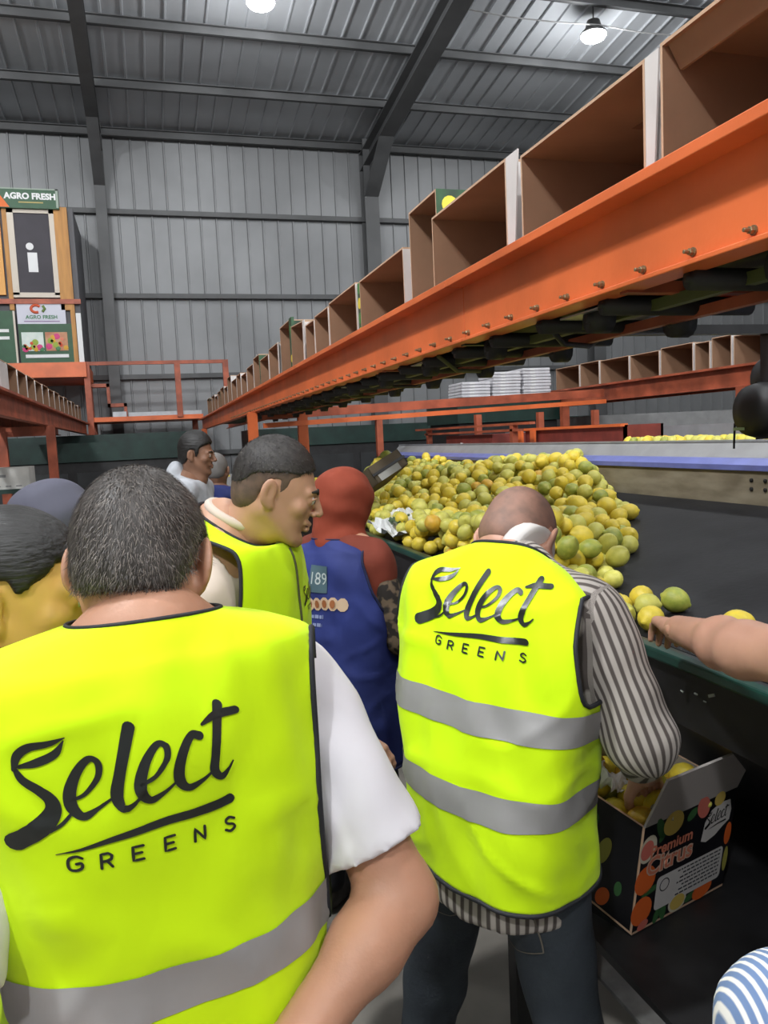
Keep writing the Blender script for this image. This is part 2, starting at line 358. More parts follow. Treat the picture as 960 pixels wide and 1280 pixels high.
# ================================================================== CARTONS ON THE CONVEYORS
def leafy_print(mb_parent, name, pts, nrm, matl): pass
LEMON_PRINT = mat('printed_lemon_yellow', (0.75, 0.62, 0.06), 0.5)
LEAF_PRINT = mat('printed_leaf_green', (0.06, 0.20, 0.05), 0.5)
def carton(loc, L, D, Hh, face=-1, label='', group='open cartons on the near conveyor', outer=CARTON_WHITE, flap_top=0.0, rz=0.0, tall_flap=0.0, tilt=0.0, side_print=False, side_flap=0.0):
    """open carton lying on its side, mouth towards local -y*face... built with mouth at x=0, body to +x"""
    c = empty('carton', loc, rz); c.rotation_euler = (tilt, 0, rz)
    tag(c, label, 'carton', group)
    t = 0.007
    def panel(nm, a, b, inner_axis, inner_sign):
        m = MB(); m.box2(a, b)
        o = m.build(nm, [KRAFT, outer, KRAFT_EDGE], c)
        for p in o.data.polygons:
            n = p.normal[inner_axis] * inner_sign
            p.material_index = 0 if n > 0.5 else (1 if n < -0.5 else 2)
        return o
    panel('back_panel', (D - t, 0, 0), (D, L, Hh), 0, -1)
    panel('bottom_panel', (0, 0, 0), (D - t, L, t), 2, 1)
    panel('top_panel', (0, 0, Hh - t), (D - t, L, Hh), 2, -1)
    panel('side_panel', (0, 0, t), (D - t, t, Hh - t), 1, 1)
    panel('side_panel', (0, L - t, t), (D - t, L, Hh - t), 1, -1)
    # seam of the glued lap and the hand hole
    m = MB(); m.lathe([(0.035, 0), (0.035, 0.0015)], (D - t - 0.0015, L * 0.45, Hh * 0.3), n=20, axis=Matrix.Rotation(R(90), 3, 'Y')); m.build('hand_hole_cut', mat('kraft_dark', (0.2, 0.1, 0.055), 0.9), c)
    m = MB(); m.box2((D * 0.45, L * 0.4, Hh - t - 0.0012), (D * 0.45 + 0.025, L * 0.4 + 0.09, Hh - t)); m.build('hand_hole_cut', mat('kraft_dark', (0.2, 0.1, 0.055), 0.9), c)
    if flap_top:
        m = MB(); m.add([(0.01, 0.012, Hh - t), (0.01, L - 0.012, Hh - t), (0.012 + flap_top * 0.5, L - 0.012, Hh - flap_top), (0.012 + flap_top * 0.5, 0.012, Hh - flap_top),
                         (0.016, 0.012, Hh - t), (0.016, L - 0.012, Hh - t), (0.018 + flap_top * 0.5, L - 0.012, Hh - flap_top), (0.018 + flap_top * 0.5, 0.012, Hh - flap_top)],
                        [(0, 1, 2, 3), (7, 6, 5, 4), (0, 4, 5, 1), (1, 5, 6, 2), (2, 6, 7, 3), (3, 7, 4, 0)])
        m.build('flap', [KRAFT], c)
    if side_flap:   # white outer flap folded back over the near side
        m = MB(); m.prism([(-0.001, 0.0), (-0.001, Hh), (-side_flap, Hh), (-side_flap * 0.5, 0.0)], 0.0, 0.004, 'x')
        m.build('flap', CARTON_WHITE, c)
    if tall_flap:
        m = MB(); m.box2((0.0, 0, Hh), (0.006, L, Hh + 0.004)); m.box2((D * 0.2, 0.0, Hh), (D * 0.2 + 0.006, L, Hh + tall_flap)); fo = m.build('flap', [CARTON_PRINT], c)
        for q in range(3):
            m = MB(); m.lathe([(0.03, 0), (0.03, 0.002)], (D * 0.2 - 0.001, L * (0.2 + 0.3 * q), Hh + tall_flap * 0.5), n=16, axis=Matrix.Rotation(R(-90), 3, 'Y')); m.build('printed_lemon', LEMON_PRINT, fo)
    if side_print:
        m = MB(); m.box2((0.0, -0.002, 0.0), (D, 0.0, Hh)); po = m.build('printed_side', CARTON_PRINT, c)
        for q, zz in enumerate((0.2, 0.45, 0.87)):
            m = MB(); m.lathe([(0.030, 0), (0.030, 0.002)], (D * 0.14, -0.002, Hh * zz), n=14, axis=Matrix.Rotation(R(90), 3, 'X')); m.build('printed_lemon', LEMON_PRINT if q != 1 else LEAF_PRINT, po)
    return c
CZ = 2.207
G1 = 'open cartons on the near conveyor'
carton((1.005, 0.86, CZ), 0.515, 0.40, 0.275, label='open brown carton with an inward hanging flap at the bolted beam', flap_top=0.05)
carton((1.005, 1.425, CZ), 0.55, 0.40, 0.270, label='wide open brown carton with a white folded flap beside its mouth, above the beam seam', side_flap=0.046)
carton((1.005, 2.065, CZ), 0.595, 0.40, 0.295, label='open brown carton with white folded flap standing before a lemon printed flap', side_flap=0.075)
carton((1.03, 2.675, CZ), 0.30, 0.36, 0.40, label='tallest brown carton with yellow lemon print on its dark side', side_print=True)
carton((1.005, 2.99, CZ), 0.66, 0.40, 0.275, label='open brown carton with a dark fruit printed side panel', side_print=False)
carton((1.005, 3.725, CZ), 0.58, 0.40, 0.285, label='open brown carton next to the dark fruit printed panel strip', side_print=False)
carton((1.005, 4.335, CZ), 0.36, 0.38, 0.275, label='narrow open brown carton beside the leaning white flap', side_print=False)
carton((1.005, 4.72, CZ), 0.26, 0.38, 0.265, label='small open brown carton close behind the leaning white flap')
carton((1.0, 5.06, CZ), 0.42, 0.38, 0.305, label='open carton with a tall white flap leaning out of its mouth', side_flap=0.06, tilt=R(3))
carton((1.02, 5.62, CZ), 0.42, 0.36, 0.40, label='dark printed carton standing upright with a round lemon picture', outer=CARTON_PRINT)
yy = 6.1
hs = [0.30, 0.27, 0.33, 0.29, 0.26, 0.30, 0.28, 0.36, 0.27, 0.3, 0.28, 0.25, 0.29, 0.27, 0.3]
for i in range(15):
    Ls = 0.50 + 0.06 * math.sin(i * 2.3)
    carton((1.005, yy, CZ), Ls - 0.05, 0.38, hs[i], label='small open carton in the far run of the near conveyor', group='far cartons on the near conveyor', outer=CARTON_PRINT if i % 4 == 2 else CARTON_WHITE, side_flap=0.04 * (i % 3 == 0))
    yy += Ls
# fruit printed panels standing in the gaps
def print_strip(loc, w, d, h, label, n=4):
    c = empty('printed_board', loc); tag(c, label, 'carton')
    m = MB(); m.box2((0, 0, 0), (d, w, h)); m.build('board', CARTON_PRINT, c)
    for q in range(n):
        zz = h * (q + 0.6) / n
        m = MB(); m.lathe([(0.026, -0.0), (0.026, 0.002)], (-0.002, w * 0.5, zz), n=14, axis=Matrix.Rotation(R(90), 3, 'Y'))
        m.build('printed_fruit', LEMON_PRINT if q % 2 == 0 else LEAF_PRINT, c)
    return c
print_strip((1.012, 3.655, CZ), 0.062, 0.02, 0.275, 'narrow dark panel printed with lemons and leaves between two open cartons')
print_strip((1.012, 5.50, CZ), 0.10, 0.02, 0.40, 'dark upright panel with a round lemon picture on the conveyor', 2)
pf = empty('printed_board', (1.03, 2.68, CZ + 0.40)); tag(pf, 'dark flap printed with a yellow lemon and leaves standing behind open cartons', 'carton')
m = MB(); m.box2((0.19, -0.0, -0.12), (0.196, 0.30, 0.0)); m.build('board', CARTON_PRINT, pf)
# cartons on the dull red conveyor
yy = 6.35
for i in range(14):
    c = carton((-1.03, yy + 0.5, CZ), 0.5, 0.38, 0.27 + 0.02 * math.sin(i * 3.1), rz=math.pi, label='white sided carton on the dull red conveyor' if i == 0 else 'small open carton on the dull red conveyor', group='cartons on the dull red conveyor', outer=CARTON_WHITE)
    yy += 0.56
m = MB(); m.prism([(0, 0), (0.36, 0), (0.36, 0.24), (0, 0.24)], 0, 0.006, 'x')
wf = m.build('white_board', CARTON_WHITE); wf.location = (-1.008, 6.42, CZ)
tag(wf, 'plain white board standing on the dull red conveyor before its cartons', 'board')
# cartons on the far line
for a, b in ((2.6, 3.15), (3.2, 3.75), (3.8, 4.3), (4.35, 4.9), (4.95, 5.4), (5.45, 5.8), (5.83, 6.08), (6.11, 6.31), (6.34, 6.82), (6.85, 7.34), (7.37, 7.92), (7.95, 8.35), (8.38, 8.93)):
    carton((4.95, a, CZ), b - a, 0.40, 0.285 + 0.01 * math.sin(a * 9), label='open brown carton on the far conveyor line', group='open cartons on the far conveyor line')

# ================================================================== PLATFORM AND CABIN AT THE END WALL
pl = empty('walkway_platform', (0, 14.7, 0)); tag(pl, 'orange steel walkway platform with railing at the end wall', 'platform')
m = MB(); m.box2((-0.95, 0, 2.24), (1.0, 1.3, 2.32)); m.build('deck', ORANGE, pl)
m = MB(); m.box2((-0.55, 0.05, 2.32), (-0.32, 0.4, 2.41)); m.build('deck_plate', PALE_STEEL, pl)
m = MB(); m.box2((-0.28, 0.05, 2.32), (0.98, 0.4, 2.39)); m.build('deck_plate', PALE_STEEL, pl)
for px in (-0.92, 0.6, 1.45):
    m = MB(); m.box2((px - 0.05, -0.04, 2.28 if px > -0.5 else 0), (px + 0.05, 0.04, 3.28)); m.build('railing_post', RUST_ORANGE, pl)
m = MB(); m.box2((-0.95, -0.03, 3.22), (1.47, 0.03, 3.28)); m.build('top_rail', RUST_ORANGE, pl)
for i, (a, b) in enumerate((((-0.9, 2.88), (-0.6, 2.88)), ((-0.6, 2.88), (-0.6, 2.53)), ((-0.6, 2.53), (-0.33, 2.53)), ((-0.33, 2.53), (-0.33, 2.33)))):
    m = MB(); m.box2((min(a[0], b[0]) - 0.025, 0.1, min(a[1], b[1]) - 0.03), (max(a[0], b[0]) + 0.025, 0.3, max(a[1], b[1]) + 0.03)); m.build('step', RUST_ORANGE, pl)
for px in (-0.92, 0.9):
    m = MB(); m.box2((px - 0.05, 0.9, 0), (px + 0.05, 1.0, 2.24)); m.build('post', RUST_ORANGE, pl)

WOOD = mat('light_timber', (0.55, 0.27, 0.075), 0.6, rgb2=(0.42, 0.2, 0.06), scale=4, stretch=(6, 6, 0.6))
CREAM = mat('cream_frame', (0.62, 0.55, 0.46), 0.5)
SIGN_GREEN = mat('sign_green', (0.02, 0.085, 0.035), 0.5, var=0.1)
DARK_GLASS = mat('dark_cabin_glass', (0.07, 0.065, 0.075), 0.55, var=0.1, scale=2, spec=0.15)
WHITE_P = mat('white_print', (0.78, 0.78, 0.78), 0.6)
RED_P = mat('red_print', (0.6, 0.05, 0.03), 0.6)
def text_mesh(body, size, bold=0.0):
    cu = bpy.data.curves.new('t', 'FONT'); cu.body = body; cu.size = size; cu.align_x = 'CENTER'; cu.align_y = 'CENTER'; cu.offset = bold; cu.resolution_u = 3
    o = bpy.data.objects.new('t', cu); col.objects.link(o)
    dg = bpy.context.evaluated_depsgraph_get(); me = bpy.data.meshes.new_from_object(o.evaluated_get(dg))
    bpy.data.objects.remove(o); bpy.data.curves.remove(cu); return me
def lettering(body, size, mt, parent, M, name='lettering', bold=0.0):
    me = text_mesh(body, size, bold); me.transform(M); me.materials.clear(); return mobj(name, me, parent, mt)
FRONT = Matrix.Rotation(R(90), 4, 'X')          # text facing -y

cb = empty('raised_cabin', (-2.0, 14.6, 0)); tag(cb, 'timber framed control cabin with green sign boards above the dull red conveyor', 'cabin')
# local x: 0 (left, cut by frame) .. 1.08 ; floor 3.26
m = MB(); m.box2((-1.6, -0.02, 3.02), (1.08, 1.9, 3.27)); m.build('base_beam', ORANGE, cb)
for px, py in ((-1.5, 0.1), (-1.5, 1.8), (1.0, 1.8)):
    m = MB(); m.box2((px - 0.05, py - 0.05, 0), (px + 0.05, py + 0.05, 3.02)); m.build('post', RUST_ORANGE, cb)
m = MB(); m.box2((-1.6, 0.09, 3.27), (1.06, 1.9, 5.85)); m.build('cabin_wall', mat('cabin_grey', (0.10, 0.10, 0.11), 0.6), cb)
m = MB(); m.box2((0.13, 0.05, 4.44), (0.68, 0.085, 5.74)); wn = m.build('window', DARK_GLASS, cb)
for a, b in (((0.03, 4.40), (0.13, 5.80)), ((0.68, 4.40), (0.76, 5.80)), ((0.03, 4.36), (0.76, 4.44)), ((0.03, 5.74), (0.76, 5.80))):
    m = MB(); m.box2((a[0], 0.03, a[1]), (b[0], 0.09, b[1])); m.build('window_frame', CREAM, wn)
m = MB(); m.box2((0.30, 0.045, 4.78), (0.45, 0.052, 5.10)); m.build('notice', WHITE_P, wn)
m = MB(); m.lathe([(0.06, 0), (0.06, 0.006)], (0.345, 0.05, 5.2), n=16, axis=Matrix.Rotation(R(90), 3, 'X')); m.build('round_sticker', WHITE_P, wn)
for a, b in ((-0.04, 0.03), (0.76, 0.97), (-1.6, -0.9)):
    m = MB(); m.box2((a, 0.02, 4.15), (b, 0.09, 5.85)); m.build('timber_post', WOOD, cb)
m = MB(); m.box2((-0.86, 0.03, 4.40), (-0.08, 0.09, 5.80)); m.build('timber_panel', mat('amber_panel', (0.75, 0.36, 0.08), 0.5), cb)
m = MB(); m.box2((-1.6, 0.0, 4.25), (1.08, 0.05, 4.33)); m.build('red_rail', RUST_ORANGE, cb)
m = MB(); m.box2((0.06, 0.02, 3.92), (0.82, 0.08, 4.25)); lp = m.build('logo_board', mat('pale_board', (0.60, 0.60, 0.68), 0.5), cb)
lettering('AGRO FRESH', 0.085, mat('print_green_text', (0.05, 0.2, 0.08)), lp, Matrix.Translation((0.44, 0.015, 4.03)) @ FRONT, bold=0.002)
m = MB(); m.tube([(0.36 + 0.075 * math.cos(a), 0.014, 4.17 + 0.06 * math.sin(a)) for a in np.linspace(0.6, 5.2, 14)], 0.022, 6); m.build('logo_ring', mat('logo_red', (0.65, 0.1, 0.03)), lp)
m = MB(); m.tube([(0.46, 0.014, 4.12), (0.50, 0.014, 4.17), (0.47, 0.014, 4.22)], 0.022, 6); m.build('logo_leaf', mat('logo_leaf_green', (0.12, 0.2, 0.03)), lp)
m = MB(); m.box2((0.16, 0.014, 3.955), (0.72, 0.02, 3.97)); m.build('small_print_line', mat('print_lilac', (0.3, 0.2, 0.35)), lp)
m = MB(); m.box2((0.06, 0.02, 3.27), (0.90, 0.08, 3.92)); gp = m.build('fruit_board', SIGN_GREEN, cb)
m = MB(); m.box2((0.10, 0.012, 3.47), (0.44, 0.02, 3.78)); pv = m.build('vegetable_picture', mat('picture_mint', (0.55, 0.66, 0.6), 0.5, rgb2=(0.7, 0.75, 0.7), scale=7), gp)
m = MB(); m.box2((0.47, 0.012, 3.47), (0.82, 0.02, 3.78)); pv2 = m.build('fruit_picture', mat('picture_warm', (0.45, 0.16, 0.08), 0.5, rgb2=(0.55, 0.3, 0.15), scale=7), gp)
for i in range(26):
    left = i < 13
    x = (0.13 + 0.28 * random.random()) if left else (0.50 + 0.29 * random.random()); z = (3.49 + (0.13 if left else 0.25) * random.random())
    cc_ = [(0.6, 0.07, 0.02), (0.65, 0.35, 0.03), (0.3, 0.4, 0.05), (0.7, 0.2, 0.12), (0.06, 0.2, 0.08), (0.6, 0.05, 0.2)][i % 6]
    m = MB(); m.lathe([(0.028 + 0.012 * (i % 3), 0), (0.024, 0.003)], (x, 0.011, z), n=12, axis=Matrix.Rotation(R(90), 3, 'X')); m.build('printed_fruit', mat('print_fruit_%d' % (i % 6), cc_), pv if left else pv2)
m = MB(); m.box2((0.14, 0.012, 3.355), (0.82, 0.02, 3.41)); m.build('white_bar', WHITE_P, gp)
m = MB(); m.box2((0.90, 0.02, 3.27), (0.97, 0.09, 4.15)); m.build('timber_post', WOOD, cb)
m = MB(); m.box2((0.98, 0.03, 3.27), (1.06, 0.09, 4.10)); m.build('white_trim', WHITE_P, cb)
m = MB(); m.box2((-1.6, -0.02, 3.27), (0.02, 0.03, 4.13)); sg = m.build('side_sign', SIGN_GREEN, cb)
m = MB(); m.box2((0.0, -0.03, 3.27), (0.03, 0.0, 4.13)); m.build('sign_edge', CREAM, sg)
for z in (3.78, 3.66):
    m = MB(); m.box2((-0.6, -0.026, z), (-0.08, -0.02, z + 0.05)); m.build('white_print_line', WHITE_P, sg)
m = MB(); m.box2((-1.6, -0.03, 5.80), (0.86, 0.09, 6.12)); ts = m.build('top_sign', SIGN_GREEN, cb)
m = MB(); m.box2((0.82, -0.036, 5.82), (0.86, -0.03, 6.12)); m.build('sign_edge', mat('sign_edge_pale', (0.3, 0.36, 0.3)), ts)
m = MB(); m.box2((-1.6, -0.036, 6.10), (0.86, -0.03, 6.12)); m.build('sign_edge', mat('sign_edge_pale', (0.3, 0.36, 0.3)), ts)
lettering('AGRO FRESH', 0.135, WHITE_P, ts, Matrix.Translation((0.425, -0.034, 5.99)) @ FRONT, bold=0.006)
m = MB(); m.box2((0.24, -0.034, 5.885), (0.62, -0.03, 5.905)); m.build('small_print_line', mat('print_gold', (0.45, 0.35, 0.12)), ts)
m = MB(); m.add([(-0.12, -0.034, 5.81), (0.10, -0.034, 5.81), (-0.06, -0.034, 6.04), (-0.12, -0.034, 6.08)], [(0, 1, 2, 3)]); m.build('orange_swoosh', mat('swoosh', (0.75, 0.16, 0.03)), ts)
# ================================================================== FRUIT CHUTE
ch = empty('fruit_chute', (1.15, 3.0, 0)); tag(ch, 'long inclined black fruit chute with dark green rail and beige back plate', 'chute')
def belt_z(x): return 1.175 + (x - 1.22) * 0.168
CY0, CY1 = -0.6, 7.5
def L_(x, y, z): return (x - 1.15, y - 3.0, z)
m = MB(); nx = 24
m.prism([(1.25 - 1.15, belt_z(1.25)), (2.47 - 1.15, belt_z(2.47)), (2.47 - 1.15, belt_z(2.47) - 0.012), (1.25 - 1.15, belt_z(1.25) - 0.012)], CY0 - 3, CY1 - 3, 'y'); m.build('belt', BLACK_RUBBER, ch)
m = MB(); m.box2(L_(1.13, CY0, 1.185), L_(1.165, CY1, 1.213)); m.build('rail', mat('green_rail', (0.008, 0.05, 0.038), 0.35, var=0.25), ch, bevel=0.006)
m = MB(); m.prism([(0.015, 1.20), (0.06, 1.196), (0.11, 1.172), (0.11, 1.166), (0.015, 1.18)], CY0 - 3, CY1 - 3, 'y'); m.build('inner_lip', mat('dark_lip', (0.035, 0.036, 0.04), 0.35, metal=0.3), ch)
m = MB(); m.prism([(0.0, 1.19), (0.012, 1.19), (0.022, 1.04), (0.01, 1.04)], CY0 - 3, CY1 - 3, 'y'); sp_ = m.build('side_panel', BLACK_STEEL, ch)
for i in range(12):
    y = -1.9 + 0.9 * random.random(); z = 1.06 + 0.1 * random.random(); s = 0.004 + 0.006 * random.random()
    m = MB(); m.box((0.0 + (1.19 - z) * 0.07 - 0.0015, y, z), (0.002, s * 2.2, s * 0.7), M=Matrix.Rotation(random.uniform(-0.6, 0.6), 3, 'X')); m.build('paint_chip', mat('chip_pale', (0.3, 0.32, 0.3)), sp_)
m = MB(); m.prism([(0.02, 1.05), (1.33, 1.36), (1.33, 1.34), (0.9, 0.55), (0.5, 0.58)], CY0 - 3, CY1 - 3, 'y'); m.build('hopper', BLACK_STEEL, ch)
m = MB(); m.box2(L_(2.48, CY0, 1.36), L_(2.495, CY1, 1.532)); bp_ = m.build('back_plate', BEIGE_STEEL, ch)
for y in (2.72, 2.80, 4.55, 4.63, 6.4):
    for z in (1.452, 1.49):
        m = MB(); m.lathe([(0.009, 0), (0.009, 0.006), (0.005, 0.008)], L_(2.48, y, z), n=8, axis=Matrix.Rotation(R(-90), 3, 'Y')); m.build('bolt', BLACK_STEEL, bp_)
m = MB(); m.prism([(1.315, 1.532), (1.315, 1.556), (1.36, 1.582), (1.40, 1.582), (1.40, 1.532)], CY0 - 3, 5.2, 'y'); m.build('blue_strip', BLUE_STRIP, ch)
m = MB(); m.prism([(1.40, 1.57), (1.47, 1.65), (1.49, 1.65), (1.43, 1.57)], CY0 - 3, 5.2, 'y'); m.build('grey_strip', GREY_STRIP, ch)
m = MB(); m.box2((1.465, CY0 - 3, 1.65), (1.50, 5.2, 1.66)); m.build('pale_lip', PALE_STEEL, ch)
for y in (0.2, 3.2, 5.2, 7.3):
    m = MB(); m.box2(L_(1.25, y, 0), L_(1.33, y + 0.08, 1.03)); m.build('leg', DARK_GREEN, ch)
    m = MB(); m.box2(L_(2.4, y, 0), L_(2.48, y + 0.08, 1.36)); m.build('leg', DARK_GREEN, ch)

# second belt beyond the blue strip
sb = empty('sorting_belt', (3.1, 4.0, 0)); tag(sb, 'pale second sorting belt carrying small lemons beyond the blue strip', 'belt')
m = MB(); m.box2((-0.35, -2.0, 1.56), (0.5, 3.6, 1.61)); m.build('belt', GREY_STRIP, sb)
m = MB(); m.box2((0.5, -2.0, 1.6), (0.53, 3.6, 1.735)); m.build('side_board', PALE_STEEL, sb)
for y in (-1.8, 1.0, 3.4):
    m = MB(); m.box2((-0.3, y, 0), (-0.2, y + 0.1, 1.56)); m.build('leg', DARK_GREEN, sb)
    m = MB(); m.box2((0.35, y, 0), (0.45, y + 0.1, 1.56)); m.build('leg', DARK_GREEN, sb)
DKRED = mat('dark_red_trough', (0.20, 0.035, 0.025), 0.5, var=0.2)
t1 = empty('steel_trough', (3.05, 4.6, 0)); tag(t1, 'dark red steel trough lying on the second belt beside small lemons', 'trough')
m = MB(); m.box2((0, 0, 1.615), (0.02, 1.45, 1.755)); m.build('side_plate', DKRED, t1)
m = MB(); m.box2((0.28, 0, 1.615), (0.30, 1.45, 1.755)); m.build('side_plate', DKRED, t1)
m = MB(); m.box2((0, 0, 1.612), (0.3, 1.45, 1.625)); m.build('bottom_plate', DKRED, t1)
m = MB(); m.box2((-0.03, 0, 1.745), (0.025, 1.45, 1.765)); m.build('rim', ORANGE, t1)
m = MB(); m.box2((0.0, 0.0, 1.615), (0.3, 0.02, 1.755)); m.build('end_plate', DKRED, t1)
for y in (1.2, 1.42):
    m = MB(); m.box2((-0.05, y, 1.62), (-0.03, y + 0.07, 1.745)); m.build('bracket', ORANGE, t1)
t2 = empty('feed_hopper', (2.86, 6.3, 0)); tag(t2, 'dark red box hopper with orange rim rails above the blue strip', 'hopper')
m = MB(); m.box2((0, 0, 1.612), (0.4, 1.1, 1.73)); m.build('body', DKRED, t2)
m = MB(); m.box2((-0.05, -0.6, 1.745), (0.0, 1.6, 1.765)); m.build('rail', RUST_ORANGE, t2)
m = MB(); m.box2((-0.05, -0.8, 1.795), (0.0, 1.9, 1.815)); m.build('rail', RUST_ORANGE, t2)
for y in (-0.5, 1.5): 
    m = MB(); m.box2((-0.05, y, 1.60), (0.0, y + 0.05, 1.80)); m.build('bracket', RUST_ORANGE, t2)
m = MB(); m.tube([(-0.06, 0.55, 1.66), (-0.07, 0.55, 1.60), (-0.06, 0.56, 1.575)], 0.014, 6); m.build('latch', WHITE_PLASTIC, t2)

# black drive motor hung by the near conveyor
mo = empty('drive_motor', (2.05, 2.22, 1.78)); tag(mo, 'black rounded drive motor hanging under the conveyor beside the far lemons', 'motor')
ax = Matrix.Rotation(R(90), 3, 'Y')
m = MB(); m.lathe([(0.03, -0.10), (0.085, -0.09), (0.095, -0.05), (0.095, 0.06), (0.08, 0.1), (0.03, 0.105)], n=24, axis=ax); m.build('housing', BLACK_STEEL, mo, smooth=True)
m = MB(); m.lathe([(0.06, -0.02), (0.075, 0.0), (0.06, 0.02)], (0.0, 0.02, 0.11), n=18, axis=ax); m.build('gear_cap', BLACK_STEEL, mo, smooth=True)
for k in range(9):
    a = k * 2 * math.pi / 9; m = MB(); m.box((0.0, 0.097 * math.cos(a), 0.097 * math.sin(a)), (0.1, 0.006, 0.006)); m.build('cooling_fin', BLACK_STEEL, mo)
m = MB(); m.box2((-0.03, -0.02, 0.09), (0.03, 0.02, 0.26)); m.box2((-0.66, -0.02, 0.255), (0.05, 0.02, 0.285)); m.build('hanger', BLACK_STEEL, mo)
m = MB(); m.box2((-0.1, 0.02, -0.065), (-0.095, 0.07, -0.055)); m.build('name_strip', mat('pale_green_strip', (0.3, 0.42, 0.2)), mo)
m = MB(); m.tube([(-0.05, 0.12, -0.04), (-0.05, 0.125, -0.13)], 0.004, 6); m.build('rod', BLACK_STEEL, mo)

# ================================================================== BACKGROUND MACHINES
def machine(loc, size, label, band=None, legs=True):
    c = empty('grading_machine', loc); tag(c, label, 'machine', None)
    sx, sy, sz = size
    m = MB(); m.box2((0, 0, 0.25), (sx, sy, sz * 0.86)); m.build('body', BLACK_STEEL, c, bevel=0.01)
    m = MB(); m.box2((-0.03, -0.04, sz * 0.86), (sx + 0.03, sy + 0.03, sz)); m.build('top_beam', band or DARK_GREEN, c)
    for px in (0.1, sx - 0.2):
        for py in (0.08, sy - 0.18):
            m = MB(); m.box2((px, py, 0), (px + 0.1, py + 0.1, 0.25)); m.build('foot', BLACK_STEEL, c)
    n = max(2, int(sx / 0.8))
    for i in range(n):
        m = MB(); m.box2((0.06 + i * sx / n, -0.012, 0.4), (sx / n * (i + 1) - 0.06, 0.0, sz * 0.78)); m.build('cover_panel', mat('dark_cover', (0.022, 0.024, 0.026), 0.5, var=0.3, scale=3), c)
    return c
machine((-7.5, 11.6, 0), (8.1, 1.0, 1.86), 'long dark grading machine with green top beam under the cabin')
machine((-7.0, 13.6, 0), (7.83, 0.8, 2.0), 'tall dark machine bank standing beneath the orange walkway')
machine((1.5, 12.0, 0), (6.5, 1.0, 1.95), 'dark machine bank standing behind the cross conveyor')
machine((3.55, 8.75, 0), (1.3, 1.0, 2.17), 'dark machine that carries the stack of white packs')
machine((5.6, 9.2, 0), (6.0, 1.2, 1.9), 'dark machine bank behind the far conveyor line', GREY_STRIP)
# white packs stacked on the machine
PACK = mat('white_wrap', (0.62, 0.61, 0.64), 0.4, var=0.12, scale=9, bump=0.4, bscale=14)
for iy, hh in ((0, 5), (1, 8), (2, 9)):
    for k in range(hh):
        o = empty('wrapped_pack', (3.62 + iy * 0.40, 8.78, 2.171 + k * 0.037)); tag(o, 'flat white wrapped pack in the pile under the conveyor beam', 'pack', 'white wrapped packs')
        m = MB(); dx = random.uniform(-0.01, 0.01); m.box2((dx, 0, 0), (0.37 + dx, 0.45, 0.033)); m.build('wrap', PACK, o, bevel=0.008)
        m = MB(); m.box2((0.1 + dx, -0.002, 0.004), (0.16 + dx, 0.0, 0.028)); m.build('printed_band', WHITE_PLASTIC, o)
# white carton on the left
wc = empty('labelled_carton', (-1.40, 8.0, 0)); tag(wc, 'white carton with faint print beside the rust red post', 'carton')
m = MB(); m.box2((-0.3, 0, 1.43), (0.32, 0.4, 1.63)); m.build('box', mat('carton_pale', (0.5, 0.49, 0.46), 0.6, var=0.1), wc)
m = MB(); m.box2((-0.1, -0.002, 1.54), (0.12, 0.0, 1.565)); m.build('print_line', mat('print_grey', (0.2, 0.2, 0.2)), wc)
for k in range(6):
    m = MB(); m.box2((-0.25 + k * 0.09, -0.002, 1.452), (-0.20 + k * 0.09, 0.0, 1.462)); m.build('print_line', mat('print_grey', (0.2, 0.2, 0.2)), wc)
ws = empty('work_table', (-1.42, 7.92, 0)); tag(ws, 'dark steel table that holds the white carton', 'table')
m = MB(); m.box2((-0.6, 0, 1.39), (0.55, 0.7, 1.43)); m.build('top', DARK_GREEN, ws)
for px in (-0.55, 0.45):
    for py in (0.05, 0.6):
        m = MB(); m.box2((px, py, 0), (px + 0.06, py + 0.06, 1.39)); m.build('leg', BLACK_STEEL, ws)
# small lemon bin far behind the people
fb = empty('fruit_bin', (0.42, 6.2, 0)); tag(fb, 'pale fruit bin with a few lemons behind the people', 'bin')
m = MB(); m.box2((0, 0, 1.40), (0.75, 0.5, 1.42)); m.build('bottom', GREY_STRIP, fb)
for a, b in (((0, 0), (0.75, 0.02)), ((0, 0.48), (0.75, 0.5)), ((0, 0), (0.02, 0.5)), ((0.73, 0), (0.75, 0.5))):
    m = MB(); m.box2((a[0], a[1], 1.42), (b[0], b[1], 1.50)); m.build('side', GREY_STRIP, fb)
for px in (0.03, 0.66):
    m = MB(); m.box2((px, 0.2, 0), (px + 0.06, 0.28, 1.40)); m.build('leg', BLACK_STEEL, fb)

# ================================================================== LEMONS
def lemon_mesh(seed, ratio):
    m = MB(); n = 14; prof = []
    for i in range(13):
        t = i / 12; z = -math.cos(t * math.pi); r = math.sin(t * math.pi) ** 0.9
        prof.append((max(r, 0.02), z * ratio))
    prof = [(0.05, -ratio - 0.10), (0.13, -ratio - 0.06), (0.20, -ratio + 0.02)] + prof[2:-2] + [(0.22, ratio + 0.02), (0.16, ratio + 0.09), (0.06, ratio + 0.14)]
    m.lathe(prof, n=n); r_ = random.Random(seed); ph = r_.uniform(0, 9)
    m.v = [(v[0] * (1 + 0.03 * math.sin(3 * v[2] + ph)), v[1] * (1 + 0.04 * math.sin(2 * v[2] + ph * 2)), v[2]) for v in m.v]
    return m.mesh('lemon', True)
LC = {'yellow': ((0.78, 0.60, 0.05), (0.66, 0.52, 0.06)), 'pale': ((0.62, 0.58, 0.12), (0.52, 0.50, 0.09)), 'green': ((0.26, 0.31, 0.045), (0.42, 0.42, 0.07)), 'amber': ((0.72, 0.40, 0.03), (0.60, 0.38, 0.05))}
LEMON = {}
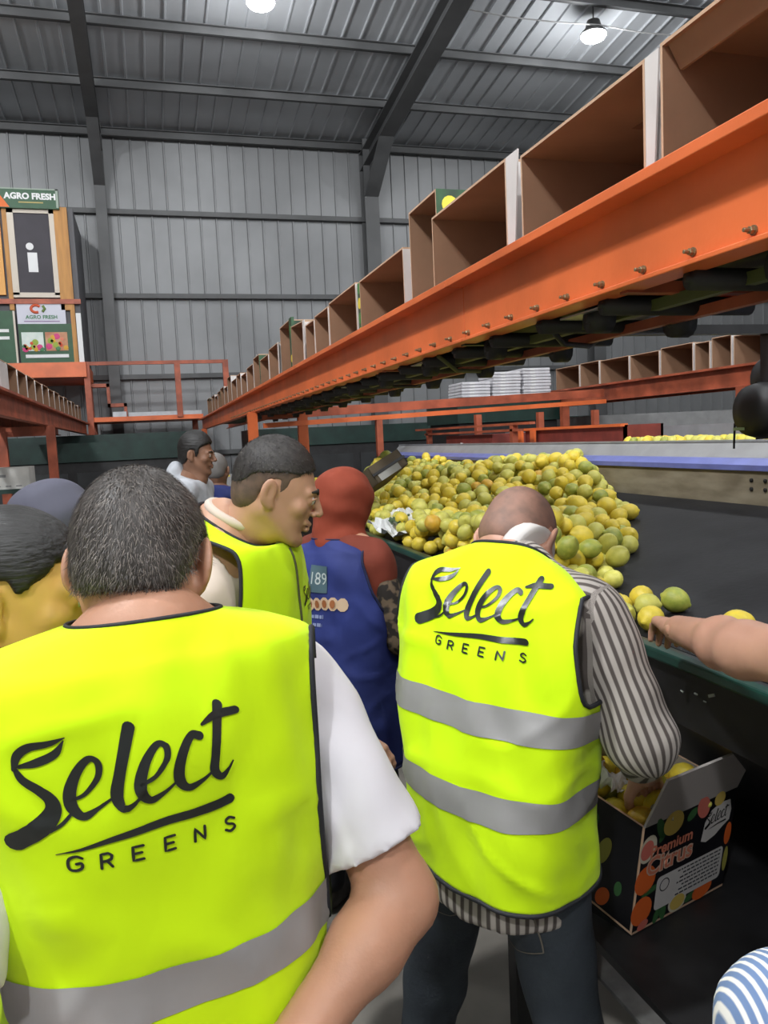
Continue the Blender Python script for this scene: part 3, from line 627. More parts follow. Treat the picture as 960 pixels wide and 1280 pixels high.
for k_, (a, b) in LC.items():
    mt = mat('lemon_skin_' + k_, a, 0.42, rgb2=b, scale=1.6, bump=0.15, bscale=14)
    for s_, ratio in enumerate((1.12, 1.25, 1.0)):
        me = lemon_mesh(s_, ratio); me.materials.append(mt); LEMON[(k_, s_)] = me
def put_lemon(p, r, kind, label, group, axis=None, shape=None):
    o = bpy.data.objects.new('lemon', LEMON[(kind, shape if shape is not None else random.choice((0, 0, 1, 2)))]); col.objects.link(o)
    o.location = p; o.scale = (r, r, r)
    if axis is None: o.rotation_euler = (random.gauss(math.pi / 2, 0.45), 0, random.uniform(0, 6.28))
    else: o.rotation_euler = axis
    return tag(o, label, 'lemon', group)
HEAP_LABEL = {'yellow': 'bright yellow lemon in the big heap on the black chute', 'pale': 'pale yellow lemon in the big heap on the black chute', 'green': 'greenish lemon in the big heap on the black chute', 'amber': 'orange tinged lemon in the big heap on the black chute'}
def pick():
    return random.choices(('yellow', 'pale', 'green', 'amber'), (0.50, 0.38, 0.08, 0.04))[0]
P = np.zeros((0, 4))
def bound(x): return np.interp(x, [1.27, 1.45, 1.8, 2.1, 2.4], [1.98, 2.25, 2.68, 3.15, 3.80])
def thick(x, y): 
    e = max(0.0, y - bound(x)); return min(0.20, 0.03 + 0.50 * e) * (0.75 + 0.25 * math.sin(3.1 * x + 1.7 * y)) * (1.0 if y > 2.3 else 0.6)
pts = []
for it in range(5200):
    x = random.uniform(1.24, 2.44); y = random.uniform(1.9, 6.8)
    if y < bound(x): continue
    r = random.gauss(0.0355, 0.003); r = min(max(r, 0.03), 0.042)
    z = belt_z(x) + r
    if pts:
        A = np.array(pts); dd = np.hypot(A[:, 0] - x, A[:, 1] - y); s2 = (A[:, 3] + r) * 0.97
        k = dd < s2
        if k.any(): z = max(z, float((A[k, 2] + np.sqrt(s2[k] ** 2 - dd[k] ** 2)).max()))
    if z - belt_z(x) - r > thick(x, y): continue
    pts.append((x, y, z, r))
A = np.array(pts)
# which of them show largest: front to back disc test from the viewpoint
Mi = np.array(cam.matrix_world.inverted()); hc = (Mi[:3, :3] @ A[:, :3].T).T + Mi[:3, 3]
dep = -hc[:, 2]; u = (480 + 985 * hc[:, 0] / dep); v = (640 - 985 * hc[:, 1] / dep); rad = 985 * A[:, 3] / dep
buf = np.zeros((1280, 960), bool); vis = np.zeros(len(A)); yyg, xxg = np.mgrid[0:1280, 0:960]
for i in np.argsort(dep):
    x0, x1, y0, y1 = int(u[i] - rad[i]), int(u[i] + rad[i]) + 1, int(v[i] - rad[i]), int(v[i] + rad[i]) + 1
    if x1 < 0 or x0 > 959: continue
    x0, x1, y0, y1 = max(x0, 0), min(x1, 960), max(y0, 0), min(y1, 1280)
    mk = ((xxg[y0:y1, x0:x1] - u[i]) ** 2 + (yyg[y0:y1, x0:x1] - v[i]) ** 2) < rad[i] ** 2
    sub = buf[y0:y1, x0:x1]; vis[i] = (mk & ~sub).sum(); sub |= mk
# people stand in front of parts of the heap; keep the bigger share for what shows
occ = ((u > 485) & (u < 770) & (v > 690)) | (u < 468) | ((u > 590) & (u < 690) & (v > 612))
score = vis * np.where(occ, 0.15, 1.0)
order = np.argsort(-score); NIND = 225
rest = MB(); base = lemon_mesh(0, 1.12); bv = [v_.co.copy() for v_ in base.vertices]; bf = [tuple(p.vertices) for p in base.polygons]
for rank, i in enumerate(order):
    x, y, z, r = A[i]
    if rank < NIND and vis[i] > 3:
        kd = pick(); put_lemon((x, y, z), r, kd, HEAP_LABEL[kd], 'lemons heaped on the chute')
    else:
        M3 = Matrix.Rotation(random.uniform(0, 6.28), 3, 'Z') @ Matrix.Rotation(random.gauss(1.57, 0.4), 3, 'X')
        rest.add([Vector((x, y, z)) + M3 @ (v_ * r) for v_ in bv], bf, random.choices((0, 1, 2), (0.45, 0.4, 0.15))[0])
ro = rest.build('lemon_heap_rest', [_mats['lemon_skin_yellow'], _mats['lemon_skin_pale'], _mats['lemon_skin_green']], smooth=True)
tag(ro, 'remaining lemons packed in the depth and far part of the heap', 'lemons', kind='stuff')
# loose lemons by the hand
for (x, y, r, kd, lb) in ((1.345, 1.93, 0.036, 'pale', 'lemon in the small cluster touched by the bare hand'), (1.42, 1.905, 0.036, 'green', 'green lemon at the outer end of the small cluster by the bare hand'),
                          (1.285, 1.83, 0.036, 'yellow', 'lemon in the small cluster touched by the bare hand'), (1.30, 2.0, 0.034, 'yellow', 'lemon in the small cluster touched by the bare hand'),
                          (1.255, 1.92, 0.035, 'pale', 'lemon in the small cluster touched by the bare hand'), (1.38, 2.01, 0.035, 'yellow', 'lemon in the small cluster touched by the bare hand')):
    put_lemon((x, y, belt_z(max(x, 1.25)) + r), r, kd, lb, 'lemons by the bare hand')
put_lemon((1.40, 1.63, belt_z(1.40) + 0.033), 0.034, 'yellow', 'single lemon lying alone on the bare black belt', None, axis=(math.pi / 2, 0, R(75)), shape=1)
# small lemons on the second belt
k = 0
for iy in range(24):
    for ix in range(3):
        if (iy * 3 + ix) % 5 == 4: continue
        x = 3.0 + ix * 0.12 + random.uniform(-0.02, 0.02); y = 3.05 + iy * 0.065 + random.uniform(-0.01, 0.01)
        if y > 4.56: continue
        put_lemon((x, y, 1.61 + 0.032), 0.032, pick(), 'small lemon on the second belt beyond the blue strip', 'lemons on the second belt'); k += 1
for i in range(8):
    put_lemon((0.50 + 0.08 * i, 6.3 + 0.1 * (i % 3), 1.42 + 0.034 + 0.03 * (i % 2)), 0.034, pick(), 'lemon in the pale bin behind the people', 'lemons in the pale bin')

# ------------------------------------------------------------------ tipped crate and paper at the heap
tc = empty('tipped_crate', (1.30, 4.5, 1.46)); tc.rotation_euler = (R(-28), R(-22), R(25)); tag(tc, 'tipped carton tray of lemons propped on the heap behind the rust headscarf', 'crate')
CRT = mat('crate_brown', (0.10, 0.075, 0.045), 0.8, var=0.2)
m = MB(); m.box2((-0.1, -0.15, 0), (0.16, 0.15, 0.008)); m.build('bottom', CRT, tc)
for a, b in (((-0.1, -0.15), (-0.092, 0.15)), ((0.152, -0.15), (0.16, 0.15)), ((-0.1, -0.15), (0.16, -0.142)), ((-0.1, 0.142), (0.16, 0.15))):
    m = MB(); m.box2((a[0], a[1], 0), (b[0], b[1], 0.11)); m.build('side', CRT, tc)
m = MB(); m.box2((-0.105, -0.158, 0.045), (0.165, -0.15, 0.06)); m.build('strap', BLACK_STEEL, tc)
m = MB(); m.box2((-0.07, -0.153, 0.0), (0.10, -0.151, 0.042)); m.build('label', mat('label_grey', (0.35, 0.35, 0.33)), tc)
Mt = Matrix.LocRotScale(Vector((1.30, 4.5, 1.46)), tc.rotation_euler, None)
for i in range(12):
    p = Mt @ Vector((-0.055 + 0.075 * (i % 3) , -0.105 + 0.07 * (i // 3), 0.075 + 0.02 * ((i * 7) % 3)))
    put_lemon(p, 0.034, ('pale', 'yellow', 'green')[i % 3], 'lemon lying in the tipped carton tray', 'lemons in the tipped tray')
def crumple(name, c, size, matl, seed, amp=0.03, tilt=(0, 0, 0)):
    m = MB(); n = 14; vs = []
    Rm = Matrix.Rotation(tilt[2], 3, 'Z') @ Matrix.Rotation(tilt[1], 3, 'Y') @ Matrix.Rotation(tilt[0], 3, 'X')
    for layer in (0, 0.0015):
        for i in range(n):
            for j in range(n):
                x, y = (i / (n - 1) - 0.5), (j / (n - 1) - 0.5)
                z = amp * noise.noise(Vector((x * 4 + seed, y * 4, seed))) + amp * 0.5 * noise.noise(Vector((x * 9, y * 9 + seed, 3))) + 0.25 * amp * (abs(x) * 2) ** 2
                vs.append(Rm @ Vector((x * size[0], y * size[1], z + layer)) + Vector(c))
    fs = []
    for l in (0, n * n):
        for i in range(n - 1):
            for j in range(n - 1): fs.append((l + i * n + j, l + (i + 1) * n + j, l + (i + 1) * n + j + 1, l + i * n + j + 1))
    for i in range(n - 1):
        for a, b in ((i, i + 1), (n * (n - 1) + i, n * (n - 1) + i + 1), (i * n, (i + 1) * n), (i * n + n - 1, (i + 1) * n + n - 1)): fs.append((a, b, b + n * n, a + n * n))
    m.add(vs, fs); return m.build(name, matl)
PAPER = mat('white_paper', (0.70, 0.71, 0.70), 0.7, var=0.05)
pp = empty('wrapping_paper', (1.27, 4.05, 1.28)); tag(pp, 'crumpled white printed paper on the rail beside the blue vest', 'paper')
o = crumple('sheet', (0, 0, 0), (0.22, 0.34), PAPER, 2, 0.07, (R(8), R(-22), R(10))); o.parent = pp
for k, (x, y) in enumerate(((-0.02, -0.05), (0.04, 0.03))):
    o = crumple('green_print', (x, y, 0.018 + 0.012 * k), (0.05, 0.10), mat('paper_green', (0.10, 0.16, 0.08)), 2.5 + k, 0.03, (R(8), R(-22), R(25))); o.parent = pp

# ================================================================== FRUIT CARTON UNDER THE CHUTE
bc = empty('citrus_carton', (0.948, 1.437, 0.632), R(15.6)); bc.rotation_euler = (R(9), 0, R(15.6)); tag(bc, 'black fruit printed carton full of lemons standing below the chute rail', 'carton')
BW, BD, BH = 0.325, 0.30, 0.262
BLACKP = mat('carton_black_print', (0.008, 0.008, 0.011), 0.45, var=0.3, scale=6)
FLAPM = mat('grey_board_inside', (0.28, 0.25, 0.22), 0.8)
def bpanel(nm, a, b, ax_, sg_):
    m = MB(); m.box2(a, b); o = m.build(nm, [FLAPM, BLACKP, KRAFT_EDGE], bc)
    for p in o.data.polygons:
        n = p.normal[ax_] * sg_; p.material_index = 0 if n > 0.5 else (1 if n < -0.5 else 2)
    return o
t = 0.006
front = bpanel('front_panel', (0, 0, 0), (BW, t, BH), 1, 1); bpanel('back_panel', (0, BD - t, 0), (BW, BD, BH), 1, -1)
left = bpanel('side_panel', (0, t, 0), (t, BD - t, BH), 0, 1); bpanel('side_panel', (BW - t, t, 0), (BW, BD - t, BH), 0, -1); bpanel('bottom_panel', (0, 0, -t), (BW, BD, 0), 2, 1)
m = MB(); a = Vector((0, 0, BH)); b = Vector((BW, 0, BH)); sh = Vector((0.045, -0.010, 0.105)); tv = Vector((0, 0.005, 0.002))
m.add([a, b, b + sh, a + sh, a + tv, b + tv, b + sh + tv, a + sh + tv], [(0, 1, 2, 3), (7, 6, 5, 4), (0, 4, 5, 1), (1, 5, 6, 2), (2, 6, 7, 3), (3, 7, 4, 0)]); m.build('flap', mat('flap_board', (0.36, 0.33, 0.31), 0.8), bc)
m = MB(); a = Vector((BW * 0.25, BD, BH)); b = Vector((BW, BD, BH)); sh = Vector((0, 0.02, 0.11))
m.add([a, b, b + sh, a + sh, a + tv, b + tv, b + sh + tv, a + sh + tv], [(0, 1, 2, 3), (7, 6, 5, 4), (0, 4, 5, 1), (1, 5, 6, 2), (2, 6, 7, 3), (3, 7, 4, 0)]); m.build('flap', KRAFT, bc)
def disc(parent, plane, c, rx, rz_, matl, name, n=20, rot=0.0, zoff=0.0):
    vs = []
    for j in range(n):
        a = 2 * math.pi * j / n; x, z = rx * math.cos(a), rz_ * math.sin(a)
        x, z = x * math.cos(rot) - z * math.sin(rot), x * math.sin(rot) + z * math.cos(rot)
        vs.append((c[0] + x, -0.0008 - zoff, c[1] + z) if plane == 'front' else (-0.0008 - zoff, c[0] + x, c[1] + z))
    m = MB(); m.add(vs, [tuple(range(n))]); return m.build(name, matl, parent)
PC = {'orange': mat('p_orange', (0.72, 0.13, 0.02)), 'lime': mat('p_lime', (0.38, 0.36, 0.07)), 'lemon': mat('p_lemon', (0.62, 0.45, 0.10)), 'pink': mat('p_pink', (0.62, 0.16, 0.12)), 'pale': mat('p_pale', (0.60, 0.55, 0.42)), 'leaf': mat('p_leaf', (0.04, 0.13, 0.04)), 'red': mat('p_red', (0.60, 0.07, 0.03)), 'white': mat('p_white', (0.58, 0.56, 0.54))}
F_ = lambda px, pz: (px * BW, pz * BH)
for (px, pz, rx, rz_, k_, rot) in ((0.06, 0.78, 0.027, 0.034, 'pale', -0.3), (0.05, 0.775, 0.020, 0.024, 'pink', -0.3), (0.07, 0.48, 0.034, 0.036, 'orange', 0), (0.07, 0.18, 0.034, 0.036, 'orange', 0), (0.30, 0.93, 0.034, 0.03, 'lemon', 0), (0.62, 0.95, 0.022, 0.03, 'pink', 0.4), (0.80, 0.965, 0.02, 0.018, 'lemon', 0),
                                (0.46, 0.08, 0.032, 0.026, 'pale', 0), (0.46, 0.08, 0.026, 0.020, 'lemon', 0), (0.74, 0.07, 0.036, 0.024, 'orange', 0.2), (0.96, 0.55, 0.013, 0.03, 'orange', 0), (0.975, 0.28, 0.009, 0.034, 'lime', 0), (0.10, 0.03, 0.018, 0.012, 'pink', 0.3),
                                (0.17, 0.93, 0.012, 0.03, 'leaf', 0.4), (0.21, 0.88, 0.010, 0.026, 'leaf', -0.5), (0.30, 0.08, 0.012, 0.028, 'leaf', 0.2), (0.24, 0.05, 0.010, 0.02, 'leaf', -0.3), (0.60, 0.06, 0.02, 0.010, 'leaf', 0.3), (0.14, 0.35, 0.03, 0.008, 'leaf', 0.2), (0.5, 0.93, 0.02, 0.012, 'leaf', 0.6)):
    disc(front, 'front', F_(px, pz), rx, rz_, PC[k_], 'printed_leaf' if k_ == 'leaf' else 'printed_fruit', rot=rot, zoff=0.0004 * (1 if k_ in ('pink', 'lemon') else 0))
for (py, pz, ry, rz_, k_, rot) in ((0.10, 0.55, 0.016, 0.042, 'lime', 0.35), (0.16, 0.30, 0.014, 0.030, 'pale', 0.3), (0.19, 0.52, 0.013, 0.02, 'pink', 0), (0.22, 0.22, 0.016, 0.024, 'pale', 0.2), (0.26, 0.40, 0.014, 0.03, 'lime', 0.2), (0.09, 0.12, 0.016, 0.03, 'orange', 0.5), (0.05, 0.30, 0.01, 0.02, 'leaf', 0.2), (0.24, 0.08, 0.014, 0.03, 'lime', 0.4), (0.14, 0.75, 0.014, 0.03, 'leaf', 0.4)):
    disc(left, 'left', (py, pz * BH), ry, rz_, PC[k_], 'printed_leaf' if k_ == 'leaf' else 'printed_fruit', rot=rot)
CIT = mat('citrus_lettering', (0.62, 0.20, 0.12)); CIT2 = mat('citrus_lettering_edge', (0.55, 0.40, 0.30))
lettering('Premium', 0.040, CIT, front, Matrix.Translation((0.31 * BW, -0.0016, 0.73 * BH)) @ FRONT, bold=0.0012)
lettering('Citrus', 0.062, CIT2, front, Matrix.Translation((0.31 * BW, -0.0012, 0.585 * BH)) @ FRONT, bold=0.004)
lettering('Citrus', 0.062, CIT, front, Matrix.Translation((0.31 * BW, -0.0018, 0.585 * BH)) @ FRONT, bold=0.0008)
def rrect(x0, z0, x1, z1, r, y, n=5):
    out = []
    for cx_, cz_, a0 in ((x1 - r, z1 - r, 0), (x0 + r, z1 - r, 90), (x0 + r, z0 + r, 180), (x1 - r, z0 + r, 270)):
        for i in range(n + 1):
            a = R(a0 + 90 * i / n); out.append((cx_ + r * math.cos(a), y, cz_ + r * math.sin(a)))
    return out
vs = rrect(0.20 * BW, 0.11 * BH, 0.93 * BW, 0.44 * BH, 0.012, -0.001); m = MB(); m.add(vs, [tuple(range(len(vs)))]); lab = m.build('white_label', PC['white'], front)
INK = mat('label_ink', (0.06, 0.06, 0.07))
for i in range(7):
    z = (0.40 - 0.04 * i) * BH; x0 = (0.42 + 0.03 * ((i * 5) % 3)) * BW; x1 = (0.90 - 0.05 * ((i * 3) % 3)) * BW
    m = MB(); x = x0
    while x < x1:
        wd = 0.006 + 0.010 * random.random(); m.add([(x, -0.0014, z), (min(x + wd, x1), -0.0014, z), (min(x + wd, x1), -0.0014, z + 0.0042), (x, -0.0014, z + 0.0042)], [(0, 1, 2, 3)]); x += wd + 0.003
    m.build('printed_line', INK, lab)
m = MB()
for a in range(16):
    a0, a1 = 2 * math.pi * a / 16, 2 * math.pi * (a + 1) / 16; c0 = (0.285 * BW, 0.34 * BH)
    m.add([(c0[0] + r_ * math.cos(q), -0.0014, c0[1] + r_ * math.sin(q)) for r_, q in ((0.014, a0), (0.017, a0), (0.017, a1), (0.014, a1))], [(0, 1, 2, 3)])
m.build('round_mark', INK, lab)
poly = [(0.64, 0.60), (0.66, 0.78), (0.72, 0.88), (0.82, 0.92), (0.93, 0.91), (0.96, 0.80), (0.95, 0.70), (0.88, 0.66), (0.80, 0.60), (0.70, 0.57)]
m = MB(); m.add([(a * BW, -0.001, b * BH) for a, b in poly], [tuple(range(len(poly)))]); badge = m.build('badge', PC['white'], front)
# lemons inside, some in tissue
Mb = Matrix.LocRotScale(Vector((0.948, 1.437, 0.632)), bc.rotation_euler, None)
TISSUE = mat('tissue', (0.75, 0.73, 0.72), 0.7)
for i in range(20):
    ix, iy = i % 5, i // 5
    p = Mb @ Vector((0.040 + 0.060 * ix + random.uniform(-0.004, 0.004), 0.042 + 0.070 * iy, BH - 0.022 + 0.022 * math.sin(i * 2.1)))
    put_lemon(p, 0.034, ('amber', 'yellow', 'yellow', 'pale')[i % 4], 'lemon packed in the black fruit printed carton', 'lemons packed in the printed carton')
o = crumple('tissue_sheet', Mb @ Vector((0.07, 0.19, BH + 0.01)), (0.10, 0.14), TISSUE, 7, 0.05, (R(20), R(25), 0.4)); tag(o, 'white tissue sheet among lemons in the printed carton', 'tissue')
o = crumple('tissue_sheet', Mb @ Vector((0.10, 0.03, BH + 0.005)), (0.06, 0.05), mat('news_tissue', (0.5, 0.48, 0.36), 0.7, rgb2=(0.12, 0.12, 0.10), scale=40), 9, 0.03, (R(10), R(-25), 0.7)); tag(o, 'small printed tissue scrap at the carton corner', 'tissue')

# stand that carries the carton
st = empty('carton_stand', (1.15, 1.5, 0)); tag(st, 'black steel roller stand with a grey brace holding the printed carton', 'stand')
m = MB(); m.box2((-0.28, -0.53, 0.585), (0.5, 0.5, 0.622)); m.build('top_sheet', BLACK_STEEL, st)
m = MB(); m.prism([(-0.55, 0.585), (-1.6, 0.20), (-1.6, 0.19), (-0.55, 0.57)], 0.02, 0.5, 'x'); m.build('slide_sheet', BLACK_STEEL, st)
m = MB(); m.prism([(0.0, 0.0), (0.295, 0.0), (0.295, 0.046), (0.0, 0.0)], 0.0, BW, 'x'); wo = m.build('wedge', BLACK_STEEL, st); wo.location = (0.948 - 1.15, 1.437 - 1.5, 0.622); wo.rotation_euler = (0, 0, R(15.6))
for px in (-0.26, 0.42):
    for py in (-0.5, 0.42):
        m = MB(); m.box2((px, py, 0), (px + 0.05, py + 0.05, 0.585)); m.build('leg', BLACK_STEEL, st)
m = MB(); m.bar((-0.335, -0.06, 0.640), (-0.315, -0.42, 0.625), 0.042, 0.008); m.build('brace', mat('scuffed_steel', (0.16, 0.16, 0.155), 0.5, metal=0.5, var=0.3, scale=15), st)
# ================================================================== PEOPLE
def V3(*a): return np.array(a, float)
class Vol:
    """implicit volume on a grid; primitives are blended smoothly into one continuous skin"""
    def __init__(s, lo, hi, h):
        s.ax = [np.arange(lo[i], hi[i] + h, h) for i in range(3)]; s.h = h
        s.F = np.full([len(a) for a in s.ax], 1.0)
    def _sub(s, lo, hi):
        sl = tuple(slice(max(np.searchsorted(s.ax[i], lo[i]) - 1, 0), min(np.searchsorted(s.ax[i], hi[i]) + 1, len(s.ax[i]))) for i in range(3))
        g = np.meshgrid(s.ax[0][sl[0]], s.ax[1][sl[1]], s.ax[2][sl[2]], indexing='ij')
        return sl, np.stack(g, -1)
    def _mix(s, sl, d, k, op):
        f = s.F[sl]
        if op == 'add':
            hh = np.clip(0.5 + 0.5 * (d - f) / k, 0, 1); s.F[sl] = d * (1 - hh) + f * hh - k * hh * (1 - hh)
        else:
            hh = np.clip(0.5 - 0.5 * (d + f) / k, 0, 1); s.F[sl] = f * (1 - hh) - d * hh + k * hh * (1 - hh)
    def cone(s, a, b, ra, rb, k=0.03, sc=(1, 1, 1), op='add'):
        a, b, sc = np.array(a, float), np.array(b, float), np.array(sc, float)
        mg = max(ra, rb) * max(sc) + k * 2 + 0.03
        sl, P = s._sub(np.minimum(a, b) - mg, np.maximum(a, b) + mg)
        if P.size == 0: return s
        p = (P - a) / sc; d = (b - a) / sc
        t = np.clip((p @ d) / max(d @ d, 1e-9), 0, 1)
        q = np.linalg.norm(p - t[..., None] * d, axis=-1) - (ra + (rb - ra) * t)
        s._mix(sl, q * min(sc), k, op); return s
    def chain(s, pts, rs, k=0.03, sc=(1, 1, 1)):
        for i in range(len(pts) - 1): s.cone(pts[i], pts[i + 1], rs[i], rs[i + 1], k, sc)
        return s
    def ell(s, c, r, k=0.02, op='add', Rm=None):
        c, r = np.array(c, float), np.array(r, float); mg = max(r) + k * 2 + 0.02
        sl, P = s._sub(c - mg, c + mg)
        if P.size == 0: return s
        p = P - c
        if Rm is not None: p = p @ Rm
        k0 = np.linalg.norm(p / r, axis=-1); k1 = np.linalg.norm(p / (r * r), axis=-1)
        s._mix(sl, np.where(k1 > 1e-9, k0 * (k0 - 1) / np.maximum(k1, 1e-9), -min(r)), k, op); return s
    def clip(s, fn):
        g = np.stack(np.meshgrid(*s.ax, indexing='ij'), -1); s.F = np.maximum(s.F, fn(g)); return s
    def wrinkle(s, amp, fx, fy, fz, seed=0):
        g = np.stack(np.meshgrid(*s.ax, indexing='ij'), -1)
        s.F = s.F + amp * (np.sin(g[..., 0] * fx + 1.3 * np.sin(g[..., 2] * fz * 0.6 + seed) + seed) * np.sin(g[..., 2] * fz + 0.9 * np.sin(g[..., 1] * fy + seed))); return s
    def surface(s):
        F = s.F; n = F.shape; ins = F < 0
        cnt = np.zeros([k - 1 for k in n], np.int8)
        for i in (0, 1):
            for j in (0, 1):
                for k in (0, 1): cnt += ins[i:n[0] - 1 + i, j:n[1] - 1 + j, k:n[2] - 1 + k]
        act = (cnt > 0) & (cnt < 8); idx = np.full(act.shape, -1); C = np.argwhere(act); idx[tuple(C.T)] = np.arange(len(C))
        acc = np.zeros((len(C), 3)); num = np.zeros(len(C))
        cor = [np.array(o) for o in ((0, 0, 0), (1, 0, 0), (0, 1, 0), (1, 1, 0), (0, 0, 1), (1, 0, 1), (0, 1, 1), (1, 1, 1))]
        val = [F[tuple((C + o).T)] for o in cor]
        for a, b in ((0, 1), (2, 3), (4, 5), (6, 7), (0, 2), (1, 3), (4, 6), (5, 7), (0, 4), (1, 5), (2, 6), (3, 7)):
            va, vb = val[a], val[b]; m = (va < 0) != (vb < 0); t = va[m] / (va[m] - vb[m])
            acc[m] += cor[a] + (cor[b] - cor[a]) * t[:, None]; num[m] += 1
        V = (C + acc / num[:, None]) * s.h + np.array([a[0] for a in s.ax])
        Q = []
        for ax in range(3):
            o1, o2 = [(1, 2), (2, 0), (0, 1)][ax]
            A = ins.take(range(n[ax] - 1), ax); B = ins.take(range(1, n[ax]), ax); ch_ = A != B
            E = np.argwhere(ch_); E = E[(E[:, o1] > 0) & (E[:, o2] > 0) & (E[:, o1] < n[o1] - 1) & (E[:, o2] < n[o2] - 1)]
            d1 = np.zeros(3, int); d1[o1] = 1; d2 = np.zeros(3, int); d2[o2] = 1
            q = np.stack([idx[tuple((E - d1 - d2).T)], idx[tuple((E - d2).T)], idx[tuple(E.T)], idx[tuple((E - d1).T)]], 1)
            fl_ = ~A[tuple(E.T)]; q[fl_] = q[fl_][:, ::-1]; Q.append(q)
        return V, np.concatenate(Q)

def np_mesh(name, V, Q):
    me = bpy.data.meshes.new(name); me.from_pydata(V.tolist(), [], Q.tolist()); me.polygons.foreach_set('use_smooth', [True] * len(Q)); me.update(); return me
def relax(V, Q, n):
    """light smoothing of cloth"""
    E = np.concatenate([Q[:, [0, 1]], Q[:, [1, 2]], Q[:, [2, 3]], Q[:, [3, 0]]]); E = np.concatenate([E, E[:, ::-1]])
    cnt = np.bincount(E[:, 0], minlength=len(V)).astype(float)
    for _ in range(n):
        A_ = np.stack([np.bincount(E[:, 0], V[E[:, 1], k], len(V)) for k in range(3)], 1); V = V * 0.5 + 0.5 * A_ / np.maximum(cnt, 1)[:, None]
    return V
def merge(parts):
    Vs, Qs, k = [], [], 0
    for V, Q in parts: Vs.append(V); Qs.append(Q + k); k += len(V)
    return np.concatenate(Vs), np.concatenate(Qs)
def rotm(yaw=0, pitch=0, roll=0):
    """head frame: yaw to the left, pitch nods down, columns are right / front / up"""
    return np.array(Matrix.Rotation(R(yaw), 3, 'Z') @ Matrix.Rotation(R(-pitch), 3, 'X') @ Matrix.Rotation(R(roll), 3, 'Y'))

def head_volume(h, neck, female=False, nose=1.0):
    v = Vol((-0.115, -0.15, -0.26), (0.115, 0.15, 0.14), h)
    v.ell((0, -0.014, 0.028), (0.076, 0.098, 0.092), 0.01)
    v.ell((0, 0.036, -0.028), (0.060, 0.060, 0.082), 0.03)
    for s in (-1, 1):
        v.cone((s * 0.054, -0.004, -0.045), (s * 0.024, 0.066, -0.098), 0.020, 0.016, 0.028)
        v.ell((s * 0.044, 0.064, -0.020), (0.020, 0.018, 0.018), 0.018)
        v.cone((s * 0.008, 0.090, 0.022), (s * 0.040, 0.078, 0.020), 0.009, 0.009, 0.014)
    v.ell((0, 0.080, -0.104), (0.022, 0.017, 0.017), 0.018)
    v.cone((0, 0.094, 0.018), (0, 0.116 * nose, -0.022), 0.007, 0.011, 0.010)
    for s in (-1, 1):
        v.ell((s * 0.012, 0.104, -0.028), (0.008, 0.009, 0.007), 0.006)
        v.ell((s * 0.031, 0.104, 0.004), (0.017, 0.016, 0.012), 0.010, 'sub')
        v.ell((s * 0.031, 0.083, 0.003), (0.014, 0.013, 0.012), 0.004)
        # ear
        v.ell((s * 0.087, -0.014, -0.002), (0.008, 0.021, 0.035), 0.006, Rm=rotm(s * 28, 0, 0))
        v.ell((s * 0.079, -0.006, -0.030), (0.008, 0.012, 0.014), 0.008)
        v.ell((s * 0.096, -0.006, 0.000), (0.007, 0.011, 0.021), 0.004, 'sub')
    v.cone((-0.020, 0.091, -0.054), (0.020, 0.091, -0.054), 0.006, 0.006, 0.006); v.ell((0, 0.099, -0.055), (0.014, 0.008, 0.006), 0.006)
    v.ell((0, 0.096, -0.069), (0.017, 0.009, 0.008), 0.007)
    v.cone((0, -0.028, -0.05), neck, 0.060 if not female else 0.052, 0.062 if not female else 0.055, 0.03)
    v.cone((0, 0.0, -0.09), (neck[0], neck[1] + 0.025, neck[2] + 0.02), 0.042, 0.050, 0.03)
    return v

def hair_volume(h, line, grow=0.008, lift=0.0, wig=0.0):
    """line: hairline height as (front y, z) pairs"""
    v = Vol((-0.12, -0.15, -0.16), (0.12, 0.15, 0.16), h)
    v.ell((0, -0.015, 0.029 + lift / 2), (0.0762 + grow, 0.0985 + grow, 0.0925 + grow + lift / 2), 0.01)
    v.ell((0, -0.055, -0.028), (0.060 + grow * 0.6, 0.048 + grow * 0.5, 0.05), 0.03)
    if wig: v.wrinkle(wig, 260, 240, 300)
    ya, za = zip(*line)
    v.clip(lambda g: (np.interp(g[..., 1] + 0.004 * np.sin(g[..., 0] * 300), ya, za) + 0.35 * 0 * g[..., 0] - g[..., 2]) * 0.7)
    return v
SHORT = [(-0.15, -0.072), (-0.07, -0.066), (-0.035, -0.035), (-0.022, 0.03), (0.004, 0.034), (0.012, -0.012), (0.026, -0.008), (0.034, 0.045), (0.060, 0.066), (0.09, 0.088), (0.12, 0.1)]

